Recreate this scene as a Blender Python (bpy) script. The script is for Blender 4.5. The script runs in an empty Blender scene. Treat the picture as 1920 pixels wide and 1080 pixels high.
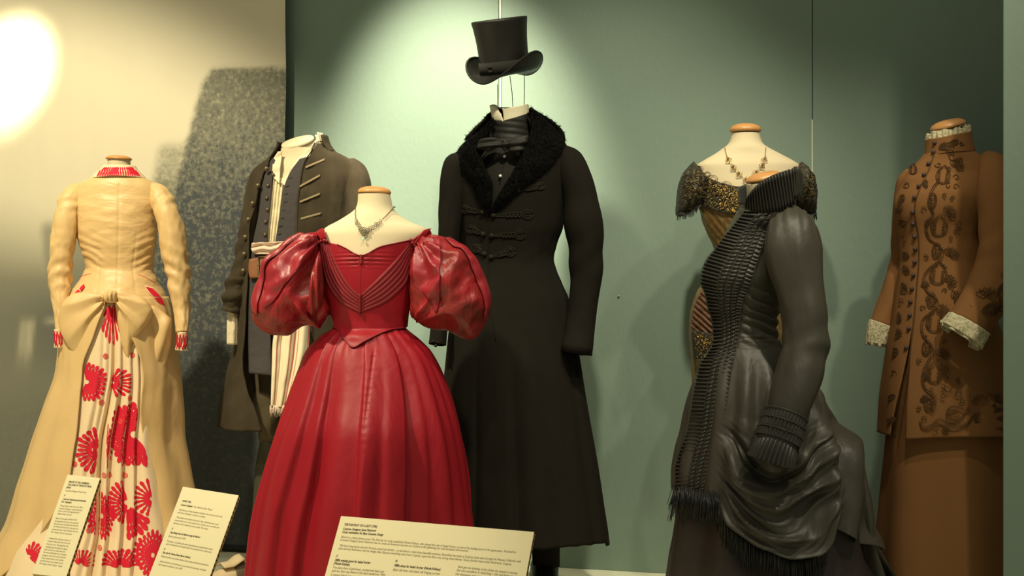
import bpy, math, random
from math import sin, cos, pi, exp, sqrt, atan2, asin, radians
from mathutils import Vector, Matrix, noise
from bisect import bisect_right

random.seed(7)
SC = bpy.context.scene
COL = SC.collection
F = 2775.0      # focal length in pixels of the 1920 px wide frame
CZ = 1.03       # camera height over the display floor

# ------------------------------------------------------------------ camera, sky, lamps, exposure
cam_d = bpy.data.cameras.new('camera')
cam_d.sensor_width = 36.0
cam_d.lens = F / 1920 * 36.0
cam_d.clip_start = 0.05
cam = bpy.data.objects.new('camera', cam_d)
cam.location = (0, 0, CZ)
cam.rotation_euler = (pi / 2, 0, 0)
COL.objects.link(cam)
SC.camera = cam
SC.view_settings.view_transform = 'Standard'
SC.view_settings.look = 'None'
SC.view_settings.gamma = 1.0
SC.view_settings.use_curve_mapping = False
SC.view_settings.exposure = 0.0

world = bpy.data.worlds.new('dim_gallery')
world.use_nodes = True
world.node_tree.nodes['Background'].inputs[0].default_value = (1.0, 0.99, 0.76, 1)
world.node_tree.nodes['Background'].inputs[1].default_value = 0.235
SC.world = world


def P(px, py, D):
    """World point that stands at distance D along the view axis, seen at pixel (px, py)."""
    return Vector(((px - 960) * D / F, D, CZ - (py - 540) * D / F))


def spot(name, loc, target, watts, deg, blend, color, radius=0.06):
    l = bpy.data.lights.new(name, 'SPOT')
    l.energy = watts
    l.spot_size = radians(deg)
    l.spot_blend = blend
    l.color = color
    l.shadow_soft_size = radius
    o = bpy.data.objects.new(name, l)
    o.location = loc
    d = Vector(target) - Vector(loc)
    o.rotation_euler = d.to_track_quat('-Z', 'Y').to_euler()
    COL.objects.link(o)
    return o


WARM = (1.0, 0.84, 0.50)
NEUT = (1.0, 0.93, 0.69)
spot('spot_lamp_mural', (-1.9, 3.5, 3.3), (-2.128, 3.804, 2.377), 460, 107, 0.30, (1.0, 0.89, 0.60))
spot('spot_lamp_hot', (-1.7, 4.2, 3.0), P(14, 130, 6.05), 1300, 13.0, 1.0, (1.0, 0.90, 0.58), 0.03)
spot('spot_lamp_wash', (-0.62, 4.45, 3.05), (-0.20, 5.60, 1.36), 620, 39, 0.85, NEUT)
spot('spot_lamp_coat', (0.25, 3.3, 3.3), (0.16, 5.2, 1.05), 260, 48, 0.9, NEUT)
spot('spot_lamp_gown', (-0.95, 2.7, 3.3), (-0.45, 4.6, 0.85), 92, 32, 0.7, NEUT, 0.10)
spot('spot_lamp_lace', (1.05, 3.55, 3.2), (0.72, 4.9, 0.9), 84, 46, 0.75, NEUT, 0.04)
spot('spot_lamp_jacket', (1.5, 2.9, 3.2), (1.2, 4.6, 0.8), 112, 48, 0.8, NEUT, 0.04)
spot('spot_lamp_boards', (-0.2, 2.2, 3.3), (-0.4, 4.0, 0.6), 95, 40, 0.8, NEUT, 0.05)


# ------------------------------------------------------------------ materials
def material(name, color, rough=0.8, spec=0.3, metal=0.0, sheen=0.0, bumps=(), vary=0.0, vscale=8.0,
             edge=None, color2=None, c2scale=40.0, c2sharp=0.1, c2pos=0.5, aniso=None):
    m = bpy.data.materials.new(name)
    m.use_nodes = True
    nt = m.node_tree
    b = nt.nodes['Principled BSDF']
    b.inputs['Roughness'].default_value = rough
    b.inputs['Specular IOR Level'].default_value = spec
    b.inputs['Metallic'].default_value = metal
    b.inputs['Sheen Weight'].default_value = sheen
    b.inputs['Sheen Roughness'].default_value = 0.4
    b.inputs['Sheen Tint'].default_value = (*color, 1)
    tc = nt.nodes.new('ShaderNodeTexCoord')
    base = nt.nodes.new('ShaderNodeRGB')
    base.outputs[0].default_value = (*color, 1)
    out = base.outputs[0]

    def ntex(scale, detail, stretch=(1, 1, 1), rot=(0, 0, 0), dist=0.0):
        mp = nt.nodes.new('ShaderNodeMapping')
        mp.inputs['Scale'].default_value = stretch
        mp.inputs['Rotation'].default_value = rot
        nt.links.new(tc.outputs['Object'], mp.inputs[0])
        n = nt.nodes.new('ShaderNodeTexNoise')
        n.inputs['Scale'].default_value = scale
        n.inputs['Detail'].default_value = detail
        n.inputs['Distortion'].default_value = dist
        nt.links.new(mp.outputs[0], n.inputs['Vector'])
        return n.outputs[0]

    if color2:
        r = nt.nodes.new('ShaderNodeValToRGB')
        r.color_ramp.elements[0].position = c2pos - c2sharp
        r.color_ramp.elements[1].position = c2pos + c2sharp
        nt.links.new(ntex(c2scale, 4), r.inputs[0])
        mx = nt.nodes.new('ShaderNodeMixRGB')
        nt.links.new(r.outputs[0], mx.inputs[0])
        nt.links.new(out, mx.inputs[1])
        mx.inputs[2].default_value = (*color2, 1)
        out = mx.outputs[0]
    if edge:
        lw = nt.nodes.new('ShaderNodeLayerWeight')
        lw.inputs[0].default_value = 0.35
        mx = nt.nodes.new('ShaderNodeMixRGB')
        nt.links.new(lw.outputs['Facing'], mx.inputs[0])
        nt.links.new(out, mx.inputs[1])
        mx.inputs[2].default_value = (*edge, 1)
        out = mx.outputs[0]
    if vary:
        mr = nt.nodes.new('ShaderNodeMapRange')
        mr.inputs[3].default_value = 1 - vary
        mr.inputs[4].default_value = 1 + vary
        nt.links.new(ntex(vscale, 5), mr.inputs[0])
        mx = nt.nodes.new('ShaderNodeVectorMath')
        mx.operation = 'SCALE'
        nt.links.new(out, mx.inputs[0])
        nt.links.new(mr.outputs[0], mx.inputs['Scale'])
        out = mx.outputs[0]
    nt.links.new(out, b.inputs['Base Color'])
    prev = None
    for bp in bumps:
        scale, strength, dist, stretch = bp[:4]
        rot = bp[4] if len(bp) > 4 else (0, 0, 0)
        bn = nt.nodes.new('ShaderNodeBump')
        bn.inputs['Strength'].default_value = strength
        bn.inputs['Distance'].default_value = dist
        nt.links.new(ntex(scale, 3, stretch, rot, 0.4), bn.inputs['Height'])
        if prev:
            nt.links.new(prev, bn.inputs['Normal'])
        prev = bn.outputs[0]
    if prev:
        nt.links.new(prev, b.inputs['Normal'])
    return m


M = {}
M['wall'] = material('teal_wall_paint', (0.212, 0.284, 0.226), 0.6, 0.35, bumps=[(70, 0.28, 0.004, (1, 1, 0.45))], vary=0.05, vscale=2.0)
M['wall_edge'] = material('pale_panel_edge', (0.62, 0.64, 0.52), 0.7)
M['floor'] = material('pale_floor_paint', (0.84, 0.82, 0.60), 0.6, 0.3, vary=0.06, vscale=3)
M['form'] = material('calico', (0.62, 0.515, 0.335), 0.85, 0.2, bumps=[(900, 0.1, 0.001, (1, 1, 1))])
M['wood'] = material('varnished_beech', (0.56, 0.27, 0.09), 0.35, 0.5, vary=0.12, vscale=30)
M['pole'] = material('stand_metal', (0.25, 0.25, 0.25), 0.4, 0.5, 1.0)
M['red'] = material('red_satin', (0.25, 0.0075, 0.0145), 0.46, 0.20, sheen=0.0,
                    bumps=[(9, 0.42, 0.02, (1.0, 1.0, 0.28)), (34, 0.16, 0.005, (1, 1, 0.5))], vary=0.10, vscale=6)
M['red_band'] = material('red_satin_pleats', (0.18, 0.008, 0.013), 0.60, 0.30, sheen=0.0, bumps=[(30, 0.2, 0.004, (1, 1, 1))])
M['red_shot'] = material('red_shot_satin', (0.29, 0.011, 0.016), 0.42, 0.4, bumps=[(13, 0.75, 0.022, (1, 1, 0.7)), (45, 0.2, 0.004, (1, 1, 1))],
                         color2=(0.12, 0.018, 0.012), c2scale=11, c2sharp=0.14, c2pos=0.55, vary=0.12)
M['red_panel'] = material('red_sleeve_panel_satin', (0.25, 0.010, 0.0175), 0.42, 0.5, bumps=[(14, 0.6, 0.018, (1, 1, 0.6))], vary=0.15)
M['red_cord'] = material('red_cord', (0.20, 0.006, 0.012), 0.5, 0.4)
M['tan'] = material('tan_silk', (0.66, 0.445, 0.200), 0.50, 0.4, sheen=0.1,
                    bumps=[(12, 0.30, 0.012, (1, 1, 0.6)), (60, 0.12, 0.003, (1, 1, 1))], vary=0.05)
M['tan_bodice'] = material('tan_silk_creased', (0.66, 0.445, 0.200), 0.46, 0.4, sheen=0.1,
                    bumps=[(16, 0.5, 0.014, (0.55, 1, 1.5)), (50, 0.15, 0.003, (1, 1, 1))], vary=0.05)
M['cream_print'] = material('cream_print_ground', (0.78, 0.60, 0.38), 0.7, 0.3, bumps=[(20, 0.25, 0.008, (1, 1, 0.5))], vary=0.04)
M['print_red'] = material('chrysanthemum_red', (0.62, 0.012, 0.035), 0.7, 0.25)
M['print_pink'] = material('print_coral', (0.70, 0.09, 0.075), 0.7, 0.25)
M['coat_brown'] = material('worn_brown_wool', (0.043, 0.032, 0.0185), 0.95, 0.15, sheen=0.2, vary=0.35, vscale=9,
                           bumps=[(25, 0.3, 0.008, (1, 1, 0.7))], color2=(0.062, 0.049, 0.032), c2scale=14, c2sharp=0.3, c2pos=0.7)
M['slate'] = material('slate_linen', (0.056, 0.048, 0.046), 0.9, 0.2, vary=0.15, vscale=20, bumps=[(35, 0.3, 0.005, (1, 1, 2.2))])
M['linen'] = material('cream_linen', (0.72, 0.62, 0.42), 0.9, 0.2, bumps=[(40, 0.7, 0.012, (1.6, 1, 0.4))], vary=0.06)
M['sash'] = material('pale_rose_cotton', (0.66, 0.50, 0.38), 0.9, 0.2, bumps=[(40, 0.5, 0.008, (0.5, 1, 1.6))])
M['leather'] = material('tan_leather', (0.23, 0.095, 0.040), 0.55, 0.4, vary=0.25, vscale=25, bumps=[(60, 0.3, 0.003, (1, 1, 1))])
M['brass'] = material('aged_brass', (0.13, 0.10, 0.055), 0.5, 0.5, 0.7)
M['braid'] = material('tan_braid', (0.25, 0.19, 0.105), 0.9, 0.2)
M['breeches'] = material('olive_breeches', (0.085, 0.066, 0.036), 0.95, 0.15, vary=0.2, bumps=[(30, 0.4, 0.008, (1, 1, 0.6))])
M['stocking'] = material('grey_green_stocking', (0.055, 0.055, 0.036), 0.9, 0.2, vary=0.2)
M['shoe_cream'] = material('cream_suede', (0.58, 0.46, 0.28), 0.85, 0.2, vary=0.1)
M['shoe_brown'] = material('brown_leather', (0.12, 0.085, 0.05), 0.6, 0.3, vary=0.3)
M['black_wool'] = material('black_wool', (0.0105, 0.0087, 0.0060), 0.95, 0.12, sheen=0.06, vary=0.12, vscale=40, bumps=[(200, 0.12, 0.001, (1, 1, 1))])
M['black_fur'] = material('black_fur', (0.0045, 0.0044, 0.0036), 0.95, 0.08, bumps=[(95, 0.9, 0.012, (1, 1, 0.6))], vary=0.4, vscale=60)
M['black_silk'] = material('black_neckcloth', (0.019, 0.0175, 0.0135), 0.6, 0.3, bumps=[(30, 0.4, 0.006, (1, 1, 1.5))])
M['vest'] = material('dark_waistcoat', (0.0155, 0.0135, 0.010), 0.85, 0.2)
M['frog'] = material('dark_olive_braid', (0.0165, 0.0138, 0.0075), 0.85, 0.2)
M['hat'] = material('hat_silk_plush', (0.0075, 0.0062, 0.0042), 0.42, 0.45, vary=0.25, vscale=12)
M['hat_band'] = material('hat_ribbon', (0.014, 0.0130, 0.0100), 0.85, 0.2)
M['collar'] = material('starched_collar', (0.74, 0.66, 0.46), 0.7, 0.3)
M['wire'] = material('thin_wire', (0.10, 0.10, 0.08), 0.4, 0.5, 0.6)
M['boot'] = material('black_boot_leather', (0.012, 0.0125, 0.0115), 0.45, 0.4)
M['stud'] = material('pearl_stud', (0.75, 0.75, 0.70), 0.25, 0.6)
M['gold_silk'] = material('gold_brown_lame', (0.145, 0.080, 0.024), 0.42, 0.5, 0.25, vary=0.3, vscale=25,
                          bumps=[(26, 0.5, 0.010, (2.0, 1, 0.4), (0, 0.6, 0))], color2=(0.26, 0.165, 0.045), c2scale=60, c2sharp=0.2, c2pos=0.62)
M['rust_silk'] = material('rust_brown_silk', (0.135, 0.060, 0.030), 0.55, 0.35, bumps=[(30, 0.6, 0.010, (0.6, 1, 1.8), (0, 0.5, 0))], vary=0.2)
M['net'] = material('black_beaded_net', (0.026, 0.023, 0.014), 0.6, 0.4, bumps=[(150, 0.9, 0.006, (1, 1, 1))],
                    color2=(0.115, 0.085, 0.036), c2scale=95, c2sharp=0.06, c2pos=0.60)
M['bead'] = material('gold_bead', (0.70, 0.44, 0.12), 0.28, 0.6, 1.0)
M['bead_dark'] = material('dark_gold_bead', (0.18, 0.125, 0.05), 0.3, 0.6, 0.9)
M['jet'] = material('jet_fringe', (0.012, 0.012, 0.009), 0.4, 0.5)
M['taffeta'] = material('black_taffeta', (0.056, 0.050, 0.038), 0.46, 0.33, sheen=0.1,
                        bumps=[(9, 0.45, 0.02, (1.2, 1, 0.4)), (38, 0.15, 0.004, (1, 1, 1))], vary=0.12)
M['taffeta_trim'] = material('black_pleated_taffeta', (0.034, 0.0315, 0.025), 0.44, 0.38)
M['under_skirt'] = material('black_plum_taffeta', (0.024, 0.0165, 0.013), 0.5, 0.35, bumps=[(10, 0.4, 0.015, (1.6, 1, 0.25))], vary=0.15)
M['brown_wool'] = material('russet_brown_wool', (0.245, 0.112, 0.040), 0.92, 0.15, sheen=0.12, vary=0.06, vscale=12, bumps=[(10, 0.18, 0.012, (1.2, 1, 0.5))])
M['embroid'] = material('dark_soutache', (0.105, 0.053, 0.021), 0.9, 0.15)
M['button'] = material('plum_button', (0.060, 0.034, 0.028), 0.5, 0.4)
M['lace'] = material('cream_lace', (0.66, 0.58, 0.37), 0.9, 0.15, bumps=[(160, 0.9, 0.004, (1, 1, 1))], color2=(0.36, 0.30, 0.17), c2scale=190, c2sharp=0.06, c2pos=0.60)
M['chain'] = material('dark_silver', (0.13, 0.115, 0.07), 0.45, 0.5, 0.6)
M['chain_gold'] = material('old_gold', (0.62, 0.40, 0.13), 0.3, 0.5, 1.0)
M['gem'] = material('aqua_stone', (0.45, 0.85, 0.82), 0.1, 0.8)
M['gem_dark'] = material('smoky_stone', (0.16, 0.11, 0.045), 0.15, 0.8)
M['card'] = material('label_card', (0.66, 0.585, 0.37), 0.7, 0.25)
M['core'] = material('corrugated_core', (0.34, 0.24, 0.10), 0.9, 0.1)
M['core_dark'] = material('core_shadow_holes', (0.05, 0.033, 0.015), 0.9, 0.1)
M['ink'] = material('brown_black_ink', (0.075, 0.060, 0.035), 0.8, 0.1)
M['ink_light'] = material('faded_ink', (0.22, 0.19, 0.115), 0.8, 0.1)
M['rail'] = material('hem_rail', (0.03, 0.035, 0.035), 0.7, 0.2)
M['nail'] = material('nail_head', (0.30, 0.34, 0.28), 0.6, 0.2)


# ------------------------------------------------------------------ curve helpers
def lerp(a, b, t):
    return a + (b - a) * t


def smooth(a, b, x):
    t = min(1, max(0, (x - a) / (b - a)))
    return t * t * (3 - 2 * t)


class Interp:
    """Monotone cubic (PCHIP) interpolation of vectors."""
    def __init__(s, xs, ys):
        s.x = xs
        s.y = ys
        n = len(xs)
        k = len(ys[0])
        h = [xs[i + 1] - xs[i] for i in range(n - 1)]
        s.d = []
        for i in range(n):
            row = []
            for c in range(k):
                if i == 0 or i == n - 1:
                    j = min(i, n - 2)
                    row.append((ys[j + 1][c] - ys[j][c]) / h[j])
                    continue
                m0 = (ys[i][c] - ys[i - 1][c]) / h[i - 1]
                m1 = (ys[i + 1][c] - ys[i][c]) / h[i]
                if m0 * m1 <= 0:
                    row.append(0.0)
                else:
                    w1 = 2 * h[i] + h[i - 1]
                    w2 = h[i] + 2 * h[i - 1]
                    row.append((w1 + w2) / (w1 / m0 + w2 / m1))
            s.d.append(row)

    def __call__(s, x):
        xs = s.x
        x = min(max(x, xs[0]), xs[-1])
        i = min(max(bisect_right(xs, x) - 1, 0), len(xs) - 2)
        h = xs[i + 1] - xs[i]
        t = (x - xs[i]) / h
        a = (1 + 2 * t) * (1 - t) ** 2
        b = t * (1 - t) ** 2 * h
        c = t * t * (3 - 2 * t)
        d = t * t * (t - 1) * h
        return [a * p + b * q + c * r + d * w for p, q, r, w in zip(s.y[i], s.d[i], s.y[i + 1], s.d[i + 1])]


def resample(pts, n, curved=True):
    """n points along the polyline (Catmull-Rom through its points), even in arc length."""
    pts = [Vector(p) for p in pts]
    if curved and len(pts) > 2:
        out = []
        e = [pts[0] * 2 - pts[1]] + pts + [pts[-1] * 2 - pts[-2]]
        for i in range(1, len(e) - 2):
            for q in range(10):
                t = q / 10
                a, b, c, d = e[i - 1], e[i], e[i + 1], e[i + 2]
                out.append(0.5 * ((2 * b) + (c - a) * t + (2 * a - 5 * b + 4 * c - d) * t * t + (3 * b - a - 3 * c + d) * t ** 3))
        out.append(pts[-1])
        pts = out
    L = [0]
    for a, b in zip(pts, pts[1:]):
        L.append(L[-1] + (b - a).length)
    res = []
    j = 0
    for i in range(n):
        d = L[-1] * i / (n - 1)
        while j < len(L) - 2 and L[j + 1] < d:
            j += 1
        t = (d - L[j]) / max(1e-9, L[j + 1] - L[j])
        res.append(pts[j].lerp(pts[j + 1], min(1, max(0, t))))
    return res


def valley(th, t0, wl, wr):
    d = th - t0
    w = wl if d < 0 else wr
    q = d / w
    return exp(-q * q) if abs(q) < 4 else 0.0


def nz(x, y=0.0, z=0.0):
    return noise.noise(Vector((x, y, z)))


# ------------------------------------------------------------------ mesh builder and scene objects
class MB:
    def __init__(s):
        s.v = []
        s.f = []
        s.uv = {}

    def grid(s, rows, closed=False, capa=False, capb=False, uv=False):
        o = len(s.v)
        n = len(rows[0])
        m = len(rows)
        for r in rows:
            s.v.extend(r)
        for j in range(m - 1):
            for i in range(n if closed else n - 1):
                i2 = (i + 1) % n
                f = (o + j * n + i, o + j * n + i2, o + (j + 1) * n + i2, o + (j + 1) * n + i)
                if uv:
                    s.uv[len(s.f)] = ((i / (n - 1), j / (m - 1)), ((i + 1) / (n - 1), j / (m - 1)),
                                      ((i + 1) / (n - 1), (j + 1) / (m - 1)), (i / (n - 1), (j + 1) / (m - 1)))
                s.f.append(f)
        if capa:
            s.f.append(tuple(o + i for i in reversed(range(n))))
        if capb:
            s.f.append(tuple(o + (m - 1) * n + i for i in range(n)))

    def tube(s, pts, r, sides=6, closed=False, caps=True):
        n = len(pts)
        rows = []
        e1 = None
        for i, p in enumerate(pts):
            if closed:
                t = pts[(i + 1) % n] - pts[i - 1]
            else:
                t = pts[min(i + 1, n - 1)] - pts[max(i - 1, 0)]
            if t.length < 1e-9:
                t = Vector((0, 0, 1))
            t.normalize()
            if e1 is None:
                e1 = t.cross(Vector((0.13, 1, 0.21)))
            e1 = (e1 - t * e1.dot(t))
            if e1.length < 1e-6:
                e1 = t.orthogonal()
            e1.normalize()
            e2 = t.cross(e1)
            rr = r[i] if isinstance(r, (list, tuple)) else r
            rows.append([p + (e1 * cos(2 * pi * k / sides) + e2 * sin(2 * pi * k / sides)) * rr for k in range(sides)])
        if closed:
            rows.append(rows[0])
        s.grid(rows, True, caps and not closed, caps and not closed)

    def ball(s, c, r, seg=8, rings=5, sx=1, sy=1, sz=1, rot=None):
        rows = []
        for j in range(rings + 1):
            a = pi * j / rings - pi / 2
            row = []
            for i in range(seg):
                b = 2 * pi * i / seg
                q = Vector((cos(a) * cos(b) * r * sx, cos(a) * sin(b) * r * sy, sin(a) * r * sz))
                if rot:
                    q = rot @ q
                row.append(c + q)
            rows.append(row)
        s.grid(rows, True)

    def box(s, a, b, bev=0):
        x0, y0, z0 = a
        x1, y1, z1 = b
        o = len(s.v)
        s.v += [Vector(q) for q in ((x0, y0, z0), (x1, y0, z0), (x1, y1, z0), (x0, y1, z0), (x0, y0, z1), (x1, y0, z1), (x1, y1, z1), (x0, y1, z1))]
        for f in ((0, 3, 2, 1), (4, 5, 6, 7), (0, 1, 5, 4), (1, 2, 6, 5), (2, 3, 7, 6), (3, 0, 4, 7)):
            s.f.append(tuple(o + i for i in f))

    def hexa(s, c8):
        o = len(s.v)
        s.v += [Vector(q) for q in c8]
        for f in ((0, 3, 2, 1), (4, 5, 6, 7), (0, 1, 5, 4), (1, 2, 6, 5), (2, 3, 7, 6), (3, 0, 4, 7)):
            s.f.append(tuple(o + i for i in f))

    def build(s, name, mat, parent=None, thick=0, flat=False, kind=None, label=None, bevel=0):
        root = parent
        off = Vector((0, 0, 0))
        while root is not None:
            off = off + root.location
            root = root.parent
        me = bpy.data.meshes.new(name)
        me.from_pydata([tuple(v - off) for v in s.v], [], s.f)
        if s.uv:
            ul = me.uv_layers.new(name='UVMap')
            for fi, p in enumerate(me.polygons):
                if fi in s.uv:
                    for k, li in enumerate(p.loop_indices):
                        ul.data[li].uv = s.uv[fi][k]
        if not flat:
            me.polygons.foreach_set('use_smooth', [True] * len(me.polygons))
        me.update()
        me.materials.append(M[mat] if isinstance(mat, str) else mat)
        o = bpy.data.objects.new(name, me)
        COL.objects.link(o)
        o.parent = parent
        if thick:
            md = o.modifiers.new('thickness', 'SOLIDIFY')
            md.thickness = thick
            md.offset = 0
        if bevel:
            md = o.modifiers.new('bevel', 'BEVEL')
            md.width = bevel
            md.segments = 2
        if kind:
            o['kind'] = kind
        if label:
            o['label'] = label
        return o


def thing(name, label, cat, loc=(0, 0, 0), group=None):
    o = bpy.data.objects.new(name, None)
    o.empty_display_size = 0.1
    o.location = loc
    o['label'] = label
    o['category'] = cat
    if group:
        o['group'] = group
    COL.objects.link(o)
    return o


def tag(o, label, cat, group=None):
    o['label'] = label
    o['category'] = cat
    if group:
        o['group'] = group
    return o


# ------------------------------------------------------------------ surfaces one can drape on
class Prof:
    """Body of stacked ellipses. rows: (py, x_left, x_right, depth ratio[, y shift]) at distance D."""
    def __init__(s, D, rows, n=2.0, fold=None):
        s.D = D
        s.n = n
        s.fold = fold
        R = []
        for r in rows:
            z = CZ - (r[0] - 540) * D / F
            a = (r[2] - r[1]) / 2 * D / F
            R.append((z, ((r[1] + r[2]) / 2 - 960) * D / F, a, a * r[3], r[4] if len(r) > 4 else 0.0))
        R.sort()
        s.ip = Interp([r[0] for r in R], [r[1:] for r in R])
        s.z0 = R[0][0]
        s.z1 = R[-1][0]

    def z(s, py):
        return CZ - (py - 540) * s.D / F

    def sec(s, z):
        return s.ip(z)

    def pt(s, th, z, off=0.0, fold=True):
        cx, a, b, yo = s.ip(z)
        f = off
        if fold and s.fold:
            f += s.fold(th, z)
        sn, cs = sin(th), cos(th)
        if s.n != 2.0:
            e = 2.0 / s.n
            sn = math.copysign(abs(sn) ** e, sn)
            cs = math.copysign(abs(cs) ** e, cs)
        return Vector((cx + (a + f) * sn, s.D + yo - (b + f) * cs, z))

    def uv(s, px, py, off=0.0):
        D = s.D - 0.1
        for k in range(8):
            z = CZ - (py - 540) * D / F
            x = (px - 960) * D / F
            cx, a, b, yo = s.ip(z)
            q = (x - cx) / (a + off)
            qc = max(-1, min(1, q))
            if s.n != 2.0:
                qc = math.copysign(abs(qc) ** (s.n / 2), qc)
            th = asin(qc)
            c = cos(th)
            if s.n != 2.0:
                c = abs(c) ** (2.0 / s.n)
            D = s.D + yo - (b + off) * c
        return th, z, (x - (cx + math.copysign(a + off, q))) if abs(q) > 1 else 0.0

    def on(s, px, py, off=0.0):
        th, z, extra = s.uv(px, py, off)
        p = s.pt(th, z, off)
        p.x += extra
        return p

    def th(s, px, py):
        return s.uv(px, py)[0]


class Blob:
    """Stuffed shape: outline in pixels round a centre, with real depth to front and back."""
    def __init__(s, c, outline, D, bf, bb, fold=None, p=2.0):
        s.c = Vector(c)
        s.D = D
        s.bf = bf
        s.bb = bb
        s.fold = fold
        s.p = p
        o = resample([tuple(q) for q in outline] + [tuple(outline[0])], 160)
        ang = []
        for q in o:
            d = Vector((q[0] - c[0], q[1] - c[1]))
            ang.append((atan2(d.y, d.x), d.length))
        ang.sort()
        ang = [(ang[-1][0] - 2 * pi, ang[-1][1])] + ang + [(ang[0][0] + 2 * pi, ang[0][1])]
        s.A = [q[0] for q in ang]
        s.R = [q[1] for q in ang]

    def rad(s, phi):
        phi = (phi + pi) % (2 * pi) - pi
        i = min(max(bisect_right(s.A, phi) - 1, 0), len(s.A) - 2)
        t = (phi - s.A[i]) / max(1e-9, s.A[i + 1] - s.A[i])
        return lerp(s.R[i], s.R[i + 1], t)

    def at(s, phi, lam, off=0.0):
        """lam -90 (front pole) .. 0 (outline) .. 90 (back pole)"""
        rho = cos(lam)
        r = s.rad(phi) * rho
        px, py = s.c.x + r * cos(phi), s.c.y + r * sin(phi)
        q = P(px, py, s.D)
        sl = sin(lam)
        d = math.copysign(abs(sl) ** (2 / s.p), sl) * (s.bf if lam < 0 else s.bb)
        if s.fold:
            off = off + s.fold(px, py) * (min(1, abs(sl) * 1.6))
        c0 = P(s.c.x, s.c.y, s.D)
        n = Vector(((q.x - c0.x), d * 1.2, (q.z - c0.z)))
        if n.length > 1e-6:
            n.normalize()
        return Vector((q.x, s.D + d, q.z)) + n * off

    def on(s, px, py, off=0.0):
        d = Vector((px - s.c.x, py - s.c.y))
        phi = atan2(d.y, d.x)
        rho = min(1, d.length / s.rad(phi))
        return s.at(phi, -math.acos(rho), off)

    def build(s, name, mat, parent, nphi=96, nlam=40, **kw):
        mb = MB()
        rows = [[s.at(2 * pi * i / nphi, lerp(-pi / 2, pi / 2, j / nlam)) for i in range(nphi)] for j in range(nlam + 1)]
        mb.grid(rows, True)
        return mb.build(name, mat, parent, **kw)


class Limb:
    """Tapering tube. pts: (px, py, D, radius px[, depth ratio])"""
    def __init__(s, pts, fold=None):
        s.raw = pts
        s.fold = fold
        V = [(*P(p[0], p[1], p[2]), p[3] * p[2] / F, p[4] if len(p) > 4 else 1.0) for p in pts]
        L = [0]
        for a, b in zip(V, V[1:]):
            L.append(L[-1] + (Vector(b[:3]) - Vector(a[:3])).length)
        s.L = L[-1]
        s.ip = Interp([l / L[-1] for l in L], V)

    def frame(s, t):
        q = s.ip(t)
        a = Vector(s.ip(max(0, t - 0.01))[:3])
        b = Vector(s.ip(min(1, t + 0.01))[:3])
        T = (b - a).normalized()
        e1 = T.cross(Vector((0, 1, 0))).normalized()      # across the picture
        e2 = -T.cross(e1)
        if e2.y > 0:
            e2 = -e2                                        # towards the viewer
        return Vector(q[:3]), T, e1, e2, q[3], q[4]

    def pt(s, t, phi, off=0.0):
        c, T, e1, e2, r, k = s.frame(t)
        f = off + (s.fold(t, phi) if s.fold else 0.0)
        return c + e1 * sin(phi) * (r + f) + e2 * cos(phi) * (r * k + f)

    def ring(s, t, n, off=0.0):
        c, T, e1, e2, r, k = s.frame(t)
        out = []
        for i in range(n):
            phi = 2 * pi * i / n
            f = off + (s.fold(t, phi) if s.fold else 0.0)
            out.append(c + e1 * sin(phi) * (r + f) + e2 * cos(phi) * (r * k + f))
        return out

    def build(s, name, mat, parent, t0=0.0, t1=1.0, nt=50, n=40, off=0.0, cap0=True, cap1=False, thick=0.0, **kw):
        mb = MB()
        mb.grid([s.ring(lerp(t0, t1, j / nt), n, off) for j in range(nt + 1)], True, cap0, cap1)
        return mb.build(name, mat, parent, thick=thick, **kw)

    def on(s, px, py, off=0.0):
        best = None
        for j in range(61):
            t = j / 60
            q = s.ip(t)
            x = 960 + F * q[0] / q[1]
            y = 540 - F * (q[2] - CZ) / q[1]
            d = (x - px) ** 2 + (y - py) ** 2
            if best is None or d < best[0]:
                best = (d, t, x, y, q[3] * F / q[1])
        _, t, x, y, r = best
        c, T, e1, e2, rr, k = s.frame(t)
        side = Vector((px - x, 0, -(py - y))).dot(Vector((e1.x, 0, e1.z)))
        return s.pt(t, asin(max(-1, min(1, side / r))), off)


def shell(name, prof, mat, parent, zlo, zhi, th0=-pi, th1=pi, nth=120, nz_=80, off=0.0, thick=0.003, **kw):
    """Garment wall on a Prof. zlo/zhi may be functions of theta, th0/th1 of t (0 bottom, 1 top)."""
    mb = MB()
    full = not callable(th0) and abs(th1 - th0 - 2 * pi) < 1e-6
    rows = []
    for j in range(nz_ + 1):
        t = j / nz_
        a = th0(t) if callable(th0) else th0
        b = th1(t) if callable(th1) else th1
        row = []
        for i in range(nth if full else nth + 1):
            th = lerp(a, b, i / nth)
            lo = zlo(th) if callable(zlo) else zlo
            hi = zhi(th) if callable(zhi) else zhi
            z = lerp(lo, hi, t)
            row.append(prof.pt(th, z, off(th, z) if callable(off) else off))
        rows.append(row)
    mb.grid(rows, full)
    return mb.build(name, mat, parent, thick=thick, **kw)


def strip_mb(mb, surf, A, B, nu, nv, off=0.004, curved=True):
    a = resample(A, nv + 1, curved)
    b = resample(B, nv + 1, curved)
    rows = []
    for j in range(nv + 1):
        row = []
        for i in range(nu + 1):
            u = i / nu
            q = a[j].lerp(b[j], u)
            row.append(surf.on(q[0], q[1], off(u, j / nv, q[0], q[1]) if callable(off) else off))
        rows.append(row)
    mb.grid(rows, uv=True)


def strip(name, surf, A, B, mat, parent, nu=10, nv=40, off=0.004, thick=0.002, curved=True, **kw):
    mb = MB()
    strip_mb(mb, surf, A, B, nu, nv, off, curved)
    return mb.build(name, mat, parent, thick=thick, **kw)


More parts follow.
